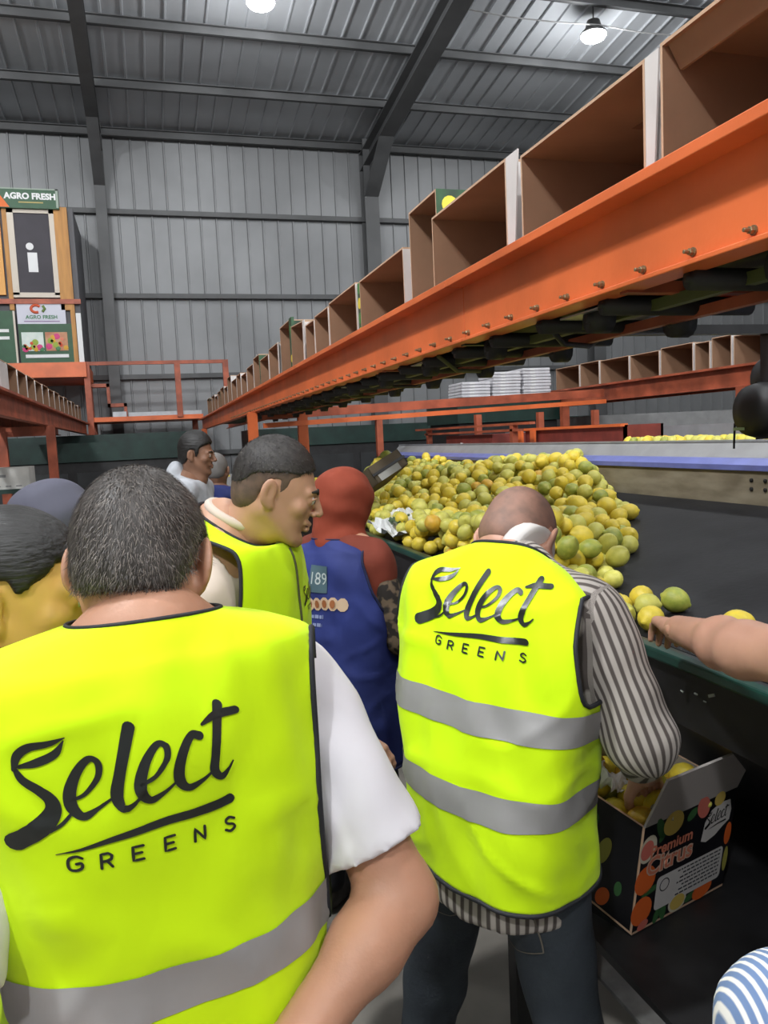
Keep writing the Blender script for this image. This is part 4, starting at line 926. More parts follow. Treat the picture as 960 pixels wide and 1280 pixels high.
def strands(V, Q, n, length, width, flow, mats, name, parent, seed=1, lift=0.45, zmin=-9):
    """short hair strands standing on the hair cap"""
    r = np.random.default_rng(seed); P0 = V[Q[:, 0]]; P1 = V[Q[:, 1]]; P2 = V[Q[:, 2]]; P3 = V[Q[:, 3]]
    cen = (P0 + P1 + P2 + P3) / 4; N = np.cross(P2 - P0, P3 - P1); ar = np.linalg.norm(N, axis=1); N = N / np.maximum(ar, 1e-12)[:, None]
    ok = cen[:, 2] > zmin; pr = ar * ok; pick_ = r.choice(len(Q), n, p=pr / pr.sum())
    a, b = r.random((2, n)); p = (P0[pick_] * (1 - a)[:, None] + P1[pick_] * a[:, None]) * (1 - b)[:, None] + (P3[pick_] * (1 - a)[:, None] + P2[pick_] * a[:, None]) * b[:, None]
    nn = N[pick_]; f = flow(p) + r.normal(0, 0.28, (n, 3)); f -= nn * (f * nn).sum(1)[:, None]; f /= np.linalg.norm(f, axis=1)[:, None]
    L = length * r.uniform(0.6, 1.2, n)[:, None]; sd = np.cross(nn, f) * width * r.uniform(0.6, 1.3, n)[:, None]
    m1 = p + f * L * 0.5 + nn * L * lift * 0.55; e = p + f * L + nn * L * lift * 0.55
    vs = np.stack([p - sd - nn * 0.002, p + sd - nn * 0.002, m1 + sd * 0.8, m1 - sd * 0.8, e], 1).reshape(-1, 3)
    fs = []; mi = []
    rr = r.random(n)
    for i in range(n):
        k = 5 * i; fs += [(k, k + 1, k + 2, k + 3), (k + 3, k + 2, k + 4)]; j = 0 if rr[i] < 0.45 else (1 if rr[i] < 0.75 else 2); mi += [j, j]
    me = bpy.data.meshes.new(name); me.from_pydata(vs.tolist(), [], fs)
    o = mobj(name, me, parent, mats); me.polygons.foreach_set('material_index', mi); tag(o, None, None, None, 'stuff'); return o

def hand_parts(wrist, direction, palm_n, side=1, curl=0.5, size=1.0, h=0.0038):
    """palm, four unequal fingers with two bends and a thumb, as its own fine volume"""
    y = np.array(direction, float); y /= np.linalg.norm(y); z = np.array(palm_n, float); z -= y * (z @ y); z /= np.linalg.norm(z); x = np.cross(y, z) * side
    T = np.stack([x, y, z], 1)
    v = Vol((-0.09, -0.05, -0.11), (0.09, 0.22, 0.05), h)
    v.cone((0, -0.03, 0), (0, 0.02, 0), 0.027, 0.026, 0.02, (1.1, 1, 0.75))
    for fx in (-0.028, -0.010, 0.010, 0.027): v.cone((fx * 0.6, 0.015, 0), (fx, 0.082, 0.002), 0.013, 0.0115, 0.014)
    for fx, L, r0 in ((-0.029, 0.066, 0.0085), (-0.010, 0.078, 0.0092), (0.010, 0.083, 0.0093), (0.028, 0.073, 0.0088)):
        a = V3(fx, 0.085, 0.002); ang = 0.25 + 0.35 * curl
        for frac, add in ((0.45, 0.0), (0.31, 0.55 * curl + 0.15), (0.24, 0.45 * curl + 0.1)):
            ang += add; b = a + V3(fx * 0.08, math.cos(ang), -math.sin(ang)) * L * frac; v.cone(a, b, r0, r0 * 0.9, 0.004); a = b; r0 *= 0.92
    a = V3(0.024, 0.012, -0.006); b = V3(0.050, 0.045, -0.022); c = V3(0.056, 0.078, -0.032); d = V3(0.050, 0.104, -0.042)
    v.cone(a, b, 0.015, 0.0115, 0.012); v.cone(b, c, 0.0112, 0.0100, 0.004); v.cone(c, d, 0.0100, 0.0082, 0.004)
    V, Q = v.surface(); V = V * size
    if side < 0: Q = Q[:, ::-1]
    return V @ T.T + np.array(wrist), Q

class Person:
    def __init__(s, name, label, loc, heading, J, skin, head=None):
        """heading: degrees clockwise from +y; local x right, y front, z up"""
        s.root = empty('person', (loc[0], loc[1], 0), R(-heading)); tag(s.root, label, 'person'); s.skin = skin
        D = dict(pelvis=(0, 0, 0.96), waist=(0, 0, 1.10), chest=(0, 0.0, 1.30), top=(0, -0.01, 1.42), c7=(0, -0.035, 1.49),
                 shR=(0.185, 0, 1.42), shL=(-0.185, 0, 1.42), elR=(0.235, -0.02, 1.12), elL=(-0.235, -0.02, 1.12), wrR=(0.24, 0.08, 0.88), wrL=(-0.24, 0.08, 0.88),
                 hpR=(0.09, 0, 0.93), hpL=(-0.09, 0, 0.93), knR=(0.11, 0.02, 0.50), knL=(-0.11, 0.02, 0.50), anR=(0.12, -0.02, 0.09), anL=(-0.12, -0.02, 0.09))
        D.update(J); s.J = {k: V3(*v) for k, v in D.items()}; s.parts = []
    def torso(s, v, g=0.0, k=0.05):
        J = s.J; f = (1, 0.68, 1)
        v.cone(J['pelvis'] - V3(0, 0, 0.03), J['waist'], 0.155 + g, 0.140 + g, k, f); v.cone(J['waist'], J['chest'], 0.140 + g, 0.160 + g, k, f); v.cone(J['chest'], J['top'], 0.160 + g, 0.115 + g, k, f)
        v.cone(J['shL'] * 0.85 + J['top'] * 0.15, J['shR'] * 0.85 + J['top'] * 0.15, 0.062 + g, 0.062 + g, k)
        for a in ('shR', 'shL'): v.cone(J['c7'], J[a] * 0.8 + J['top'] * 0.2, 0.050 + g, 0.050 + g, k)
        return v
    def bounds(s, keys, mg):
        A = np.array([s.J[k] for k in keys]); return A.min(0) - mg, A.max(0) + mg
    def body(s, hands=(True, True), handspec=None, h=0.014, arm=1.0, leg_to_floor=True):
        J = s.J; lo, hi = s.bounds(J.keys(), 0.24); lo[2] = -0.03
        v = Vol(lo, hi, h); s.torso(v)
        for S in 'RL':
            v.chain([J['sh' + S], J['el' + S], J['wr' + S]], [0.052 * arm, 0.043 * arm, 0.029 * arm], 0.03)
            v.ell(J['el' + S] * 0.72 + J['wr' + S] * 0.28, (0.044 * arm,) * 3, 0.03)
            v.chain([J['hp' + S], J['kn' + S], J['an' + S]], [0.088, 0.058, 0.040], 0.04)
            v.cone(J['an' + S] + V3(0, -0.02, -0.045), J['an' + S] + V3(0, 0.16, -0.055), 0.035, 0.03, 0.03)
        P = [v.surface()]
        for i, S in enumerate('RL'):
            if hands[i]:
                d = J['wr' + S] - J['el' + S]; d = d / np.linalg.norm(d)
                sp = (handspec or {}).get(S, (d, (0.3 if S == 'L' else -0.3, -0.2, 0.9), 0.6))
                P.append(hand_parts(J['wr' + S] + np.array(sp[0]) * 0.015, sp[0], sp[1], 1 if S == 'L' else -1, sp[2]))
        s.parts += P
    def head(s, c, yaw=0, pitch=0, roll=0, h=0.0045, female=False, scale=1.0):
        s.hc = np.array(c, float); s.hR = rotm(yaw, pitch, roll); s.hs = scale
        nk = (s.J['c7'] + V3(0, 0.045, -0.02) - s.hc) @ s.hR / scale
        V, Q = head_volume(h, nk, female).surface(); s.parts.append((s.toH(V), Q))
    def toH(s, V): return (np.asarray(V) * s.hs) @ s.hR.T + s.hc
    def finish_body(s):
        V, Q = merge(s.parts); return mobj('body', np_mesh('body', V, Q), s.root, s.skin)
    def hair(s, line, matl, grow=0.008, h=0.005, name='hair', lift=0.0, wig=0.0):
        V, Q = hair_volume(h, line, grow, lift, wig).surface(); V = s.toH(V); s.hairVQ = (V, Q); return mobj(name, np_mesh(name, V, Q), s.root, matl)
    def face(s, iris=(0.05, 0.025, 0.01), brow=(0.02, 0.014, 0.01)):
        EW = mat('eye_white', (0.6, 0.57, 0.54), 0.25); IR = mat('eye_iris', iris, 0.15); BR = mat('brow_hair', brow, 0.8)
        for sx in (-1, 1):
            m = MB(); m.lathe([(0.0112 * math.sin(t), -0.0112 * math.cos(t)) for t in np.linspace(0.1, 3.04, 9)], n=12); m.v = [tuple(s.toH(np.array(v_) + V3(sx * 0.031, 0.087, 0.004))) for v_ in m.v]; e = m.build('eye', EW, s.root, True)
            m = MB(); m.lathe([(0.0055, 0), (0.005, 0.0012), (0.002, 0.0018)], n=12, axis=Matrix.Rotation(R(-90), 3, 'X')); m.v = [tuple(s.toH(np.array(v_) + V3(sx * 0.031, 0.0975, 0.003))) for v_ in m.v]; m.build('iris', IR, e, True)
            m = MB(); m.tube([s.toH(V3(sx * 0.012, 0.099, 0.024)), s.toH(V3(sx * 0.028, 0.097, 0.030)), s.toH(V3(sx * 0.046, 0.084, 0.025))], 0.004, 6, rs=[0.004, 0.0045, 0.002]); m.build('eyebrow', BR, s.root, True)
            m = MB(); m.tube([s.toH(V3(sx * 0.018, 0.096, 0.008)), s.toH(V3(sx * 0.031, 0.0995, 0.0125)), s.toH(V3(sx * 0.045, 0.091, 0.007))], 0.0022, 5); m.build('eyelid', s.skin, s.root, True)
        m = MB(); m.tube([s.toH(V3(-0.022, 0.0935, -0.061)), s.toH(V3(0, 0.1035, -0.0612)), s.toH(V3(0.022, 0.0935, -0.061))], 0.0016, 5); m.build('mouth_line', mat('mouth_dark', (0.12, 0.04, 0.035), 0.6), s.root, True)
    def garment(s, name, v, matl, sc=None):
        V, Q = v.surface(); V = relax(V, Q, 3); me = np_mesh(name, V, Q); o = mobj(name, me, s.root, matl)
        if sc is not None:
            at_ = me.attributes.new('sc', 'FLOAT', 'POINT'); at_.data.foreach_set('value', sc(V).astype(np.float32))
        return o
    def trousers(s, matl, g=0.022, pr=0.158, h=0.014, hip=0.085):
        J = s.J; lo, hi = s.bounds(('pelvis', 'hpR', 'hpL', 'anR', 'anL', 'knR', 'knL'), 0.2); lo[2] = 0.02; hi[2] = J['pelvis'][2] + 0.12
        v = Vol(lo, hi, h); v.cone(J['pelvis'] - V3(0, 0, 0.03), J['pelvis'] + V3(0, 0, 0.08), pr + g * 0.3, pr - 0.008 + g * 0.3, 0.04, (1, 0.70, 1))
        for S in 'RL':
            v.ell(J['hp' + S] + V3(0, -0.055, -0.03), (hip, hip, 0.10), 0.04)
            v.chain([J['hp' + S], J['kn' + S], J['an' + S] + V3(0, 0, 0.02)], [0.093 + g * 0.3, 0.066 + g * 0.5, 0.052 + g * 0.5], 0.035)
        v.wrinkle(0.004, 30, 22, 26, 1.0)
        v.clip(lambda g_: np.maximum(g_[..., 2] - (J['pelvis'][2] + 0.08), 0.055 - g_[..., 2]))
        return s.garment('trousers', v, matl)
    def shoes(s, matl):
        for S in 'RL':
            a = s.J['an' + S]; v = Vol(a - V3(0.08, 0.12, 0.12), a + V3(0.08, 0.27, 0.08), 0.008)
            v.cone(a + V3(0, -0.03, -0.04), a + V3(0, 0.17, -0.052), 0.048, 0.042, 0.03); v.cone(a, a + V3(0, 0, -0.03), 0.05, 0.05, 0.03); v.clip(lambda g_: np.maximum(0.004 - g_[..., 2], g_[..., 2] - 0.11)); s.garment('shoe', v, matl)

def catmull(t, xs, ys):
    """smooth interpolation of keyed values"""
    xs, ys = np.array(xs, float), np.array(ys, float); i = np.clip(np.searchsorted(xs, t) - 1, 0, len(xs) - 2)
    h = xs[i + 1] - xs[i]; u = np.clip((t - xs[i]) / h, 0, 1)
    mslope = np.zeros_like(ys); mslope[1:-1] = (ys[2:] - ys[:-2]) / (xs[2:] - xs[:-2]); mslope[0] = (ys[1] - ys[0]) / (xs[1] - xs[0]); mslope[-1] = (ys[-1] - ys[-2]) / (xs[-1] - xs[-2])
    return (2 * u**3 - 3 * u**2 + 1) * ys[i] + (u**3 - 2 * u**2 + u) * h * mslope[i] + (-2 * u**3 + 3 * u**2) * ys[i + 1] + (u**3 - u**2) * h * mslope[i + 1]

def vest_bm(keys, nu=120, nv=72, fold=0.004, seed=0.0, expo=2.5, skew=0.0):
    """loft from hem to neckline. keys rows: t, xc, yc, z, half width, back depth, front depth, tilt (deg, forward)"""
    K = np.array(keys, float); ts = np.linspace(K[0, 0], K[-1, 0], nv); C = [catmull(ts, K[:, 0], K[:, i]) for i in range(1, 8)]
    bm = bmesh.new(); rows = []
    for r in range(nv):
        xc, yc, z, a, bb, bf, tl = [c[r] for c in C]; row = []
        ct, st_ = math.cos(R(tl)), math.sin(R(tl)); tt = r / (nv - 1)
        for u in range(nu):
            th = 2 * math.pi * u / nu; c_, s_ = math.cos(th), math.sin(th)
            x = a * math.copysign(abs(c_) ** (2 / expo), c_); b = bf if s_ > 0 else bb; y = b * math.copysign(abs(s_) ** (2 / expo), s_)
            amp = fold * min(1, 6 * (1 - tt)) 
            w = amp * (noise.noise(Vector((x * 9 + seed, y * 5 + 2 * seed, z * 3.2))) * 1.6 + noise.noise(Vector((x * 20 + z * 7 + seed, y * 14, z * 9 - x * 5 + seed))) * 0.9)
            rid = max(0.0, 1 - 2.6 * abs(noise.noise(Vector((x * 5 + z * 7 + seed, y * 4 + seed, z * 4.5 - x * 6))))); w += amp * 0.55 * rid ** 3
            x += w * c_; y += w * s_
            row.append(bm.verts.new((xc + x, yc + y * ct, z - y * st_ - skew * x * (1 - tt))))
        rows.append(row)
    for r in range(nv - 1):
        for u in range(nu): bm.faces.new((rows[r][u], rows[r][(u + 1) % nu], rows[r + 1][(u + 1) % nu], rows[r + 1][u]))
    bmesh.ops.recalc_face_normals(bm, faces=bm.faces)
    for f in bm.faces: f.smooth = True
    return bm
def cut(bm, co, no):
    bmesh.ops.bisect_plane(bm, geom=bm.verts[:] + bm.edges[:] + bm.faces[:], plane_co=co, plane_no=no, clear_outer=True, clear_inner=False); return bm
def border_loops(bm):
    E = [e for e in bm.edges if e.is_boundary]; left = set(E); loops = []
    while left:
        e = left.pop(); a, b = e.verts; path = [a, b]
        while True:
            nx_ = [x for x in path[-1].link_edges if x in left]
            if not nx_: break
            left.discard(nx_[0]); path.append(nx_[0].other_vert(path[-1]))
        loops.append([v.co.copy() for v in path])
    return [l for l in loops if len(l) > 12]
def bm_obj(name, bm, parent, matl, solid=0.0):
    me = bpy.data.meshes.new(name); bm.to_mesh(me); o = mobj(name, me, parent, matl)
    if solid: md = o.modifiers.new('cloth', 'SOLIDIFY'); md.thickness = solid; md.offset = -1
    return o
def tape(bm, z0, z1, tilt_no, parent, matl, off=0.002, name='reflective_tape'):
    b = bm.copy(); n = Vector(tilt_no).normalized()
    cut(b, Vector((0, 0, z1)), n); cut(b, Vector((0, 0, z0)), -n); b.normal_update()
    for v in b.verts: v.co += v.normal * off
    o = bm_obj(name, b, parent, matl); b.free(); return o

# ---- printed logo, drawn with brush strokes
LOGO = [
 [((212, 382), 3), ((165, 410), 20), ((112, 430), 26), ((82, 462), 24), ((72, 505), 14)],
 [((208, 392), 3), ((182, 440), 22), ((130, 476), 24), ((86, 494), 12)],
 [((72, 498), 12), ((92, 535), 26), ((132, 562), 32), ((160, 588), 38), ((164, 622), 44), ((140, 664), 52), ((104, 700), 56), ((60, 736), 58)],
 [((150, 690), 8), ((185, 660), 10), ((215, 620), 8)],
 [((208, 586), 9), ((252, 560), 12), ((290, 502), 16), ((294, 455), 20), ((270, 444), 20), ((236, 490), 26), ((212, 556), 34), ((214, 606), 36), ((242, 632), 26), ((282, 606), 13), ((322, 568), 7)],
 [((386, 330), 36), ((370, 395), 33), ((350, 480), 31), ((338, 555), 35), ((350, 592), 28), ((378, 580), 14), ((412, 540), 7)],
 [((402, 514), 9), ((446, 482), 12), ((484, 424), 16), ((486, 384), 20), ((462, 378), 20), ((428, 430), 26), ((406, 496), 33), ((406, 542), 34), ((432, 564), 26), ((472, 538), 13), ((512, 498), 7)],
 [((594, 352), 28), ((568, 350), 25), ((540, 392), 28), ((520, 452), 34), ((522, 500), 35), ((548, 520), 26), ((592, 498), 14), ((632, 466), 7)],
 [((670, 252), 32), ((656, 330), 29), ((640, 420), 29), ((634, 468), 32), ((656, 490), 25), ((682, 468), 12), ((702, 438), 6)],
 [((608, 318), 10), ((660, 286), 26), ((726, 266), 27)],
 [((160, 766), 3), ((320, 700), 19), ((460, 642), 27), ((600, 602), 32), ((680, 574), 35)]]
GL = {'G': [[(38, 10), (22, 2), (4, 8), (0, 25), (4, 42), (20, 48), (36, 42), (36, 27), (22, 27)]], 'R': [[(2, 48), (2, 2), (22, 2), (32, 10), (30, 22), (18, 26), (2, 26)], [(18, 26), (32, 48)]],
      'E': [[(32, 2), (2, 2), (2, 48), (32, 48)], [(2, 25), (27, 25)]], 'N': [[(2, 48), (2, 2), (34, 48), (34, 2)]], 'S': [[(31, 8), (16, 1), (3, 10), (8, 21), (26, 28), (31, 40), (16, 49), (1, 42)]]}
def logo_meshes(script=True, letters=True):
    """flat (x, z) ribbons in logo units"""
    verts, faces = [], []
    def ribbon(pts, ws, smooth=True, sub=7):
        P = np.array(pts, float); W = np.array(ws, float); t = np.arange(len(P))
        if smooth: tt = np.linspace(0, len(P) - 1, (len(P) - 1) * sub + 1); P = np.stack([catmull(tt, t, P[:, 0]), catmull(tt, t, P[:, 1])], 1); W = catmull(tt, t, W)
        else:
            Q = [P[0]]; WW = [W[0]]
            for a, b, w0 in zip(P[:-1], P[1:], W[1:]):
                for q in np.linspace(0, 1, 5)[1:]: Q.append(a + (b - a) * q); WW.append(w0)
            P = np.array(Q); W = np.array(WW)
        T = np.gradient(P, axis=0); T /= np.maximum(np.linalg.norm(T, axis=1), 1e-9)[:, None]; N = np.stack([-T[:, 1], T[:, 0]], 1)
        k = len(verts); m_ = 4
        for p, n, w_ in zip(P, N, W):
            for q in range(m_ + 1): verts.append(p + n * w_ * (q / m_ - 0.5))
        for i in range(len(P) - 1):
            for q in range(m_): a = k + i * (m_ + 1) + q; faces.append((a, a + 1, a + m_ + 2, a + m_ + 1))
        for p, w_ in ((P[0], W[0]), (P[-1], W[-1])):
            if w_ > 6:
                c = len(verts); verts.append(p)
                for q in range(13): verts.append(p + w_ / 2 * np.array((math.cos(q * math.pi / 6), math.sin(q * math.pi / 6))))
                for q in range(12): faces.append((c, c + 1 + q, c + 2 + q))
    if script:
        for st_ in LOGO: ribbon([p for p, _ in st_], [w_ for _, w_ in st_])
    if letters is not False:
        for ix_, (chx, (cx_, cy_)) in enumerate(zip('GREENS', ((208, 788), (295, 772), (385, 745), (480, 715), (575, 690), (677, 662)))):
            if ix_ != letters: continue
            for stx in GL[chx]: ribbon([(cx_ - 18 + x, cy_ - 25 + y - 0.268 * (x - 18)) for x, y in stx], [9] * len(stx), smooth=chx in 'GS', sub=4)
    P = np.array(verts); P[:, 1] = -(P[:, 1] + 0.268 * P[:, 0]); P -= np.array((380, -720)); return P, faces
def print_on(bm, P2, faces, place, direction, parent, matl, name, off=0.0022):
    """wrap a flat print on a garment: place(x, z) gives the start point, direction the way to the cloth"""
    tree = BVHTree.FromBMesh(bm); vs = []; d = Vector(direction).normalized(); okv = []
    for p in P2:
        o_ = place(p[0], p[1]); hit = tree.ray_cast(o_ - d * 0.6, d)
        if hit[0] is None: vs.append(o_); okv.append(False)
        else:
            n = hit[1] if hit[1].dot(d) < 0 else -hit[1]; vs.append(hit[0] + n * off); okv.append(True)
    fs = [f for f in faces if all(okv[i] for i in f)]
    me = bpy.data.meshes.new(name); me.from_pydata([tuple(v) for v in vs], [], fs); me.polygons.foreach_set('use_smooth', [True] * len(fs)); return mobj(name, me, parent, matl)

# ---- skins and cloths
SKIN_A = mat('skin_tan', (0.46, 0.235, 0.145), 0.5, var=0.10, scale=9, sss=0.12, bump=0.06, bscale=180)
SKIN_B = mat('skin_rosy', (0.54, 0.29, 0.20), 0.45, var=0.10, scale=9, sss=0.12)
SKIN_C = mat('skin_olive', (0.50, 0.275, 0.175), 0.45, var=0.08, scale=9, sss=0.12)
SKIN_D = mat('skin_dark', (0.22, 0.11, 0.065), 0.5, var=0.1, scale=9)
SKIN_E = mat('skin_vest_bounce', (0.68, 0.40, 0.11), 0.45, var=0.06, scale=9, sss=0.12)  # yellow light bounced off the vest is mixed into this skin colour
HIVIS = mat('hi_vis_yellow', (0.58, 0.86, 0.0), 0.75, var=0.05, scale=3.0, bump=0.35, bscale=13, stretch=(1, 1, 0.5), sheen=0.1, spec=0.25)
PIPING = mat('black_binding', (0.012, 0.013, 0.018), 0.7)
TAPE = mat('grey_reflective_tape', (0.27, 0.265, 0.26), 0.5, var=0.06, scale=5)
LOGO_INK = mat('logo_black_ink', (0.012, 0.014, 0.012), 0.32)
WHITE_SHIRT = mat('white_shirt', (0.72, 0.70, 0.73), 0.85, var=0.04, scale=4, bump=0.25, bscale=9)
BEIGE_SHIRT = mat('beige_shirt', (0.60, 0.50, 0.42), 0.85, var=0.05)
DENIM = mat('dark_denim', (0.035, 0.045, 0.055), 0.85, rgb2=(0.018, 0.024, 0.034), scale=5, bump=0.15, bscale=120)
BLACK_CLOTH = mat('black_cloth', (0.012, 0.012, 0.016), 0.9)
LEATHER = mat('dark_shoe', (0.02, 0.015, 0.012), 0.5)

def vest_finish(p, bm, tapes, loops_mat=PIPING, matl=HIVIS, r=0.0045, neck_thin=True):
    for lp in border_loops(bm):
        m = MB(); pts_ = lp[::2] + [lp[0], lp[2 % len(lp)]] if (lp[0] - lp[-1]).length < 0.05 else lp[::2]
        zc_ = sum(q.z for q in lp) / len(lp); fl_ = max(q.z for q in lp) - min(q.z for q in lp); m.tube(pts_, r if fl_ > 0.1 or zc_ < 1.2 else r * 0.6, 7); m.build('binding', loops_mat, p.root, True)
    for z0, z1, no in tapes: tape(bm, z0, z1, no, p.root, TAPE)
    return bm_obj('vest', bm, p.root, matl, 0.0015)

def logo_print(bm, place, direction, parent):
    P_, F_s = logo_meshes(True, False); print_on(bm, P_, F_s, place, direction, parent, LOGO_INK, 'logo_script')
    for i in range(6):
        P_, F_s = logo_meshes(False, i); print_on(bm, P_, F_s, place, direction, parent, LOGO_INK, 'logo_letter')

# ------------------------------------------------------------------ man in the foreground, white sleeve
p1 = Person('person', 'man with grey flecked hair and white short sleeve in yellow Select Greens vest', (-0.02, 1.05), -13,
            dict(c7=(0, -0.02, 1.52), top=(0, 0, 1.44), shR=(0.212, 0.0, 1.392), shL=(-0.212, 0.0, 1.392), elR=(0.288, -0.125, 1.115), elL=(-0.288, -0.13, 1.12), wrR=(0.045, -0.225, 1.02), wrL=(-0.03, -0.235, 0.99)), SKIN_A)
p1.body(arm=1.12, handspec={'R': ((-0.8, -0.1, -0.55), (-0.1, 1, 0.1), 0.5), 'L': ((0.85, -0.05, -0.5), (0.1, 1, 0.1), 0.5)})
p1.head((0.014, 0.055, 1.590), yaw=-27, pitch=27, h=0.004)
p1.finish_body()
HAIR_DK = mat('hair_dark_brown', (0.030, 0.024, 0.020), 0.5, rgb2=(0.06, 0.052, 0.046), scale=40, stretch=(1, 1, 0.4))
HAIR_MID = mat('hair_grey_brown', (0.11, 0.095, 0.085), 0.45); HAIR_GREY = mat('hair_silver', (0.20, 0.17, 0.145), 0.5)
p1.hair([(-0.15, -0.062), (-0.08, -0.058), (-0.058, -0.045), (-0.045, 0.0), (-0.036, 0.038), (0.004, 0.036), (0.012, -0.012), (0.026, -0.008), (0.034, 0.045), (0.060, 0.066), (0.09, 0.088), (0.12, 0.1)], HAIR_DK, 0.011, 0.0045)
up1 = p1.hR @ V3(0, 0.35, 1)
strands(*p1.hairVQ, 18000, 0.016, 0.00042, lambda q: np.stack([0.5 * (q[:, 0] - p1.hc[0]) / 0.08, -0.25 + 0 * q[:, 0], -0.9 + 0 * q[:, 0]], 1), [HAIR_DK, HAIR_MID, HAIR_GREY], 'hair_strands', p1.root, 3, 0.22)
p1.face()
# shirt with short sleeves
def shirt_p1():
    J = p1.J; lo, hi = p1.bounds(('pelvis', 'shR', 'shL', 'elR', 'elL', 'c7'), 0.18); v = Vol(lo, hi, 0.0095); p1.torso(v, 0.006)
    for S in 'RL':
        e = J['el' + S]; s_ = J['sh' + S]; v.cone(s_ + (e - s_) * -0.02, s_ + (e - s_) * 0.84, 0.066, 0.074, 0.03)
    v.wrinkle(0.005, 34, 25, 38, 0.4)
    def cuffs(g_):
        out = J['pelvis'][2] - 0.05 - g_[..., 2]
        for S in 'RL':
            e = J['el' + S]; s_ = J['sh' + S]; n = (e - s_) / np.linalg.norm(e - s_); lim = (s_ + (e - s_) * 0.76) @ n
            out = np.maximum(out, np.where(np.sign(g_[..., 0]) == np.sign(e[0]), np.where(np.abs(g_[..., 0]) > 0.19, g_ @ n - lim, -1), -1))
        return np.maximum(out, g_[..., 2] - 1.508)
    v.clip(cuffs); return v
p1.garment('shirt', shirt_p1(), WHITE_SHIRT)
p1.trousers(BLACK_CLOTH); p1.shoes(LEATHER)
bm = vest_bm([(0, 0, 0, 0.80, 0.214, 0.165, 0.16, 0), (1, 0, 0, 1.00, 0.206, 0.165, 0.16, 0), (2, 0, 0, 1.16, 0.208, 0.165, 0.155, 0), (2.4, 0, 0, 1.23, 0.226, 0.165, 0.155, 0), (3, 0, 0, 1.36, 0.236, 0.162, 0.15, 0), (3.6, 0, 0, 1.445, 0.232, 0.152, 0.14, 2), (4, 0, 0, 1.492, 0.224, 0.136, 0.13, 3),
              (4.3, 0, 0, 1.508, 0.190, 0.122, 0.12, 4), (4.6, 0, -0.002, 1.522, 0.142, 0.108, 0.11, 5), (5, 0, 0.0, 1.535, 0.094, 0.096, 0.115, 8)], fold=0.010, seed=1.3)
cut(bm, Vector((0.236, 0, 1.5)), Vector((1, -0.5, 0.01))); cut(bm, Vector((-0.222, 0, 1.5)), Vector((-1, 0.1, 0.03)))
logo_print(bm, lambda x, z: Vector((-0.062 + x * 0.00036, -0.3, 1.352 + z * 0.00034)), (0, 1, 0), p1.root)
vest_finish(p1, bm, [(1.105, 1.163, (0, 0, 1)), (0.90, 0.96, (0, 0, 1))])

# ------------------------------------------------------------------ bent man with striped sleeves at the carton
p2 = Person('person', 'bald man in striped shirt and yellow Select Greens vest bending over the printed carton', (0.635, 1.41), 58,
            dict(pelvis=(0, 0, 0.94), waist=(0, 0.005, 1.08), chest=(-0.01, 0.055, 1.26), top=(-0.025, 0.10, 1.38), c7=(-0.034, 0.125, 1.46), shR=(0.165, 0.09, 1.39), shL=(-0.22, 0.09, 1.39),
                 elR=(0.258, 0.085, 1.165), elL=(-0.28, 0.22, 1.14), wrR=(0.17, 0.30, 1.0), hpL=(-0.11, 0, 0.92), hpR=(0.08, 0, 0.92), knL=(-0.22, 0.03, 0.50), knR=(0.13, 0.03, 0.50), anL=(-0.30, 0, 0.09), anR=(0.18, 0, 0.09), wrL=(-0.16, 0.42, 1.20)), SKIN_B)
p2.body(arm=1.05); p2.head((-0.085, 0.225, 1.500), yaw=4, pitch=54, h=0.0045); p2.finish_body(); p2.face()
STUB = mat('shaved_hair', (0.30, 0.16, 0.115), 0.6, rgb2=(0.20, 0.115, 0.085), scale=30)
p2.hair([(-0.15, -0.07), (-0.07, -0.066), (-0.035, -0.035), (-0.022, 0.03), (0.004, 0.034), (0.02, 0.02), (0.04, 0.05), (0.12, 0.2)], STUB, 0.0006, 0.0045, name='stubble')
STRIPE = stripe_mat('striped_shirt', (0.43, 0.39, 0.35), (0.085, 0.07, 0.062), 0.0165, 0.56)
def sc2(V):
    J = p2.J; out = np.zeros(len(V)); best = np.full(len(V), 9.0)
    for a, b in (('shR', 'elR'), ('shL', 'elL')):
        A, B = J[a], J[b]; d = (B - A) / np.linalg.norm(B - A); t = np.clip((V - A) @ d, 0, np.linalg.norm(B - A)); q = V - A - t[:, None] * d; r = np.linalg.norm(q, axis=1)
        x = np.cross(d, (0.2, 1, 0.1)); x /= np.linalg.norm(x); y = np.cross(d, x); ang = np.arctan2(q @ y, q @ x) * 0.062
        w_ = r < np.minimum(best, 0.22); m_ = w_ & ((np.abs(V[:, 0]) > 0.19) | (V[:, 1] > 0.2)); out[m_] = ang[m_]; best[m_] = r[m_]
    rest_ = best > 8; out[rest_] = np.arctan2(V[rest_, 0], -V[rest_, 1]) * 0.15; return out
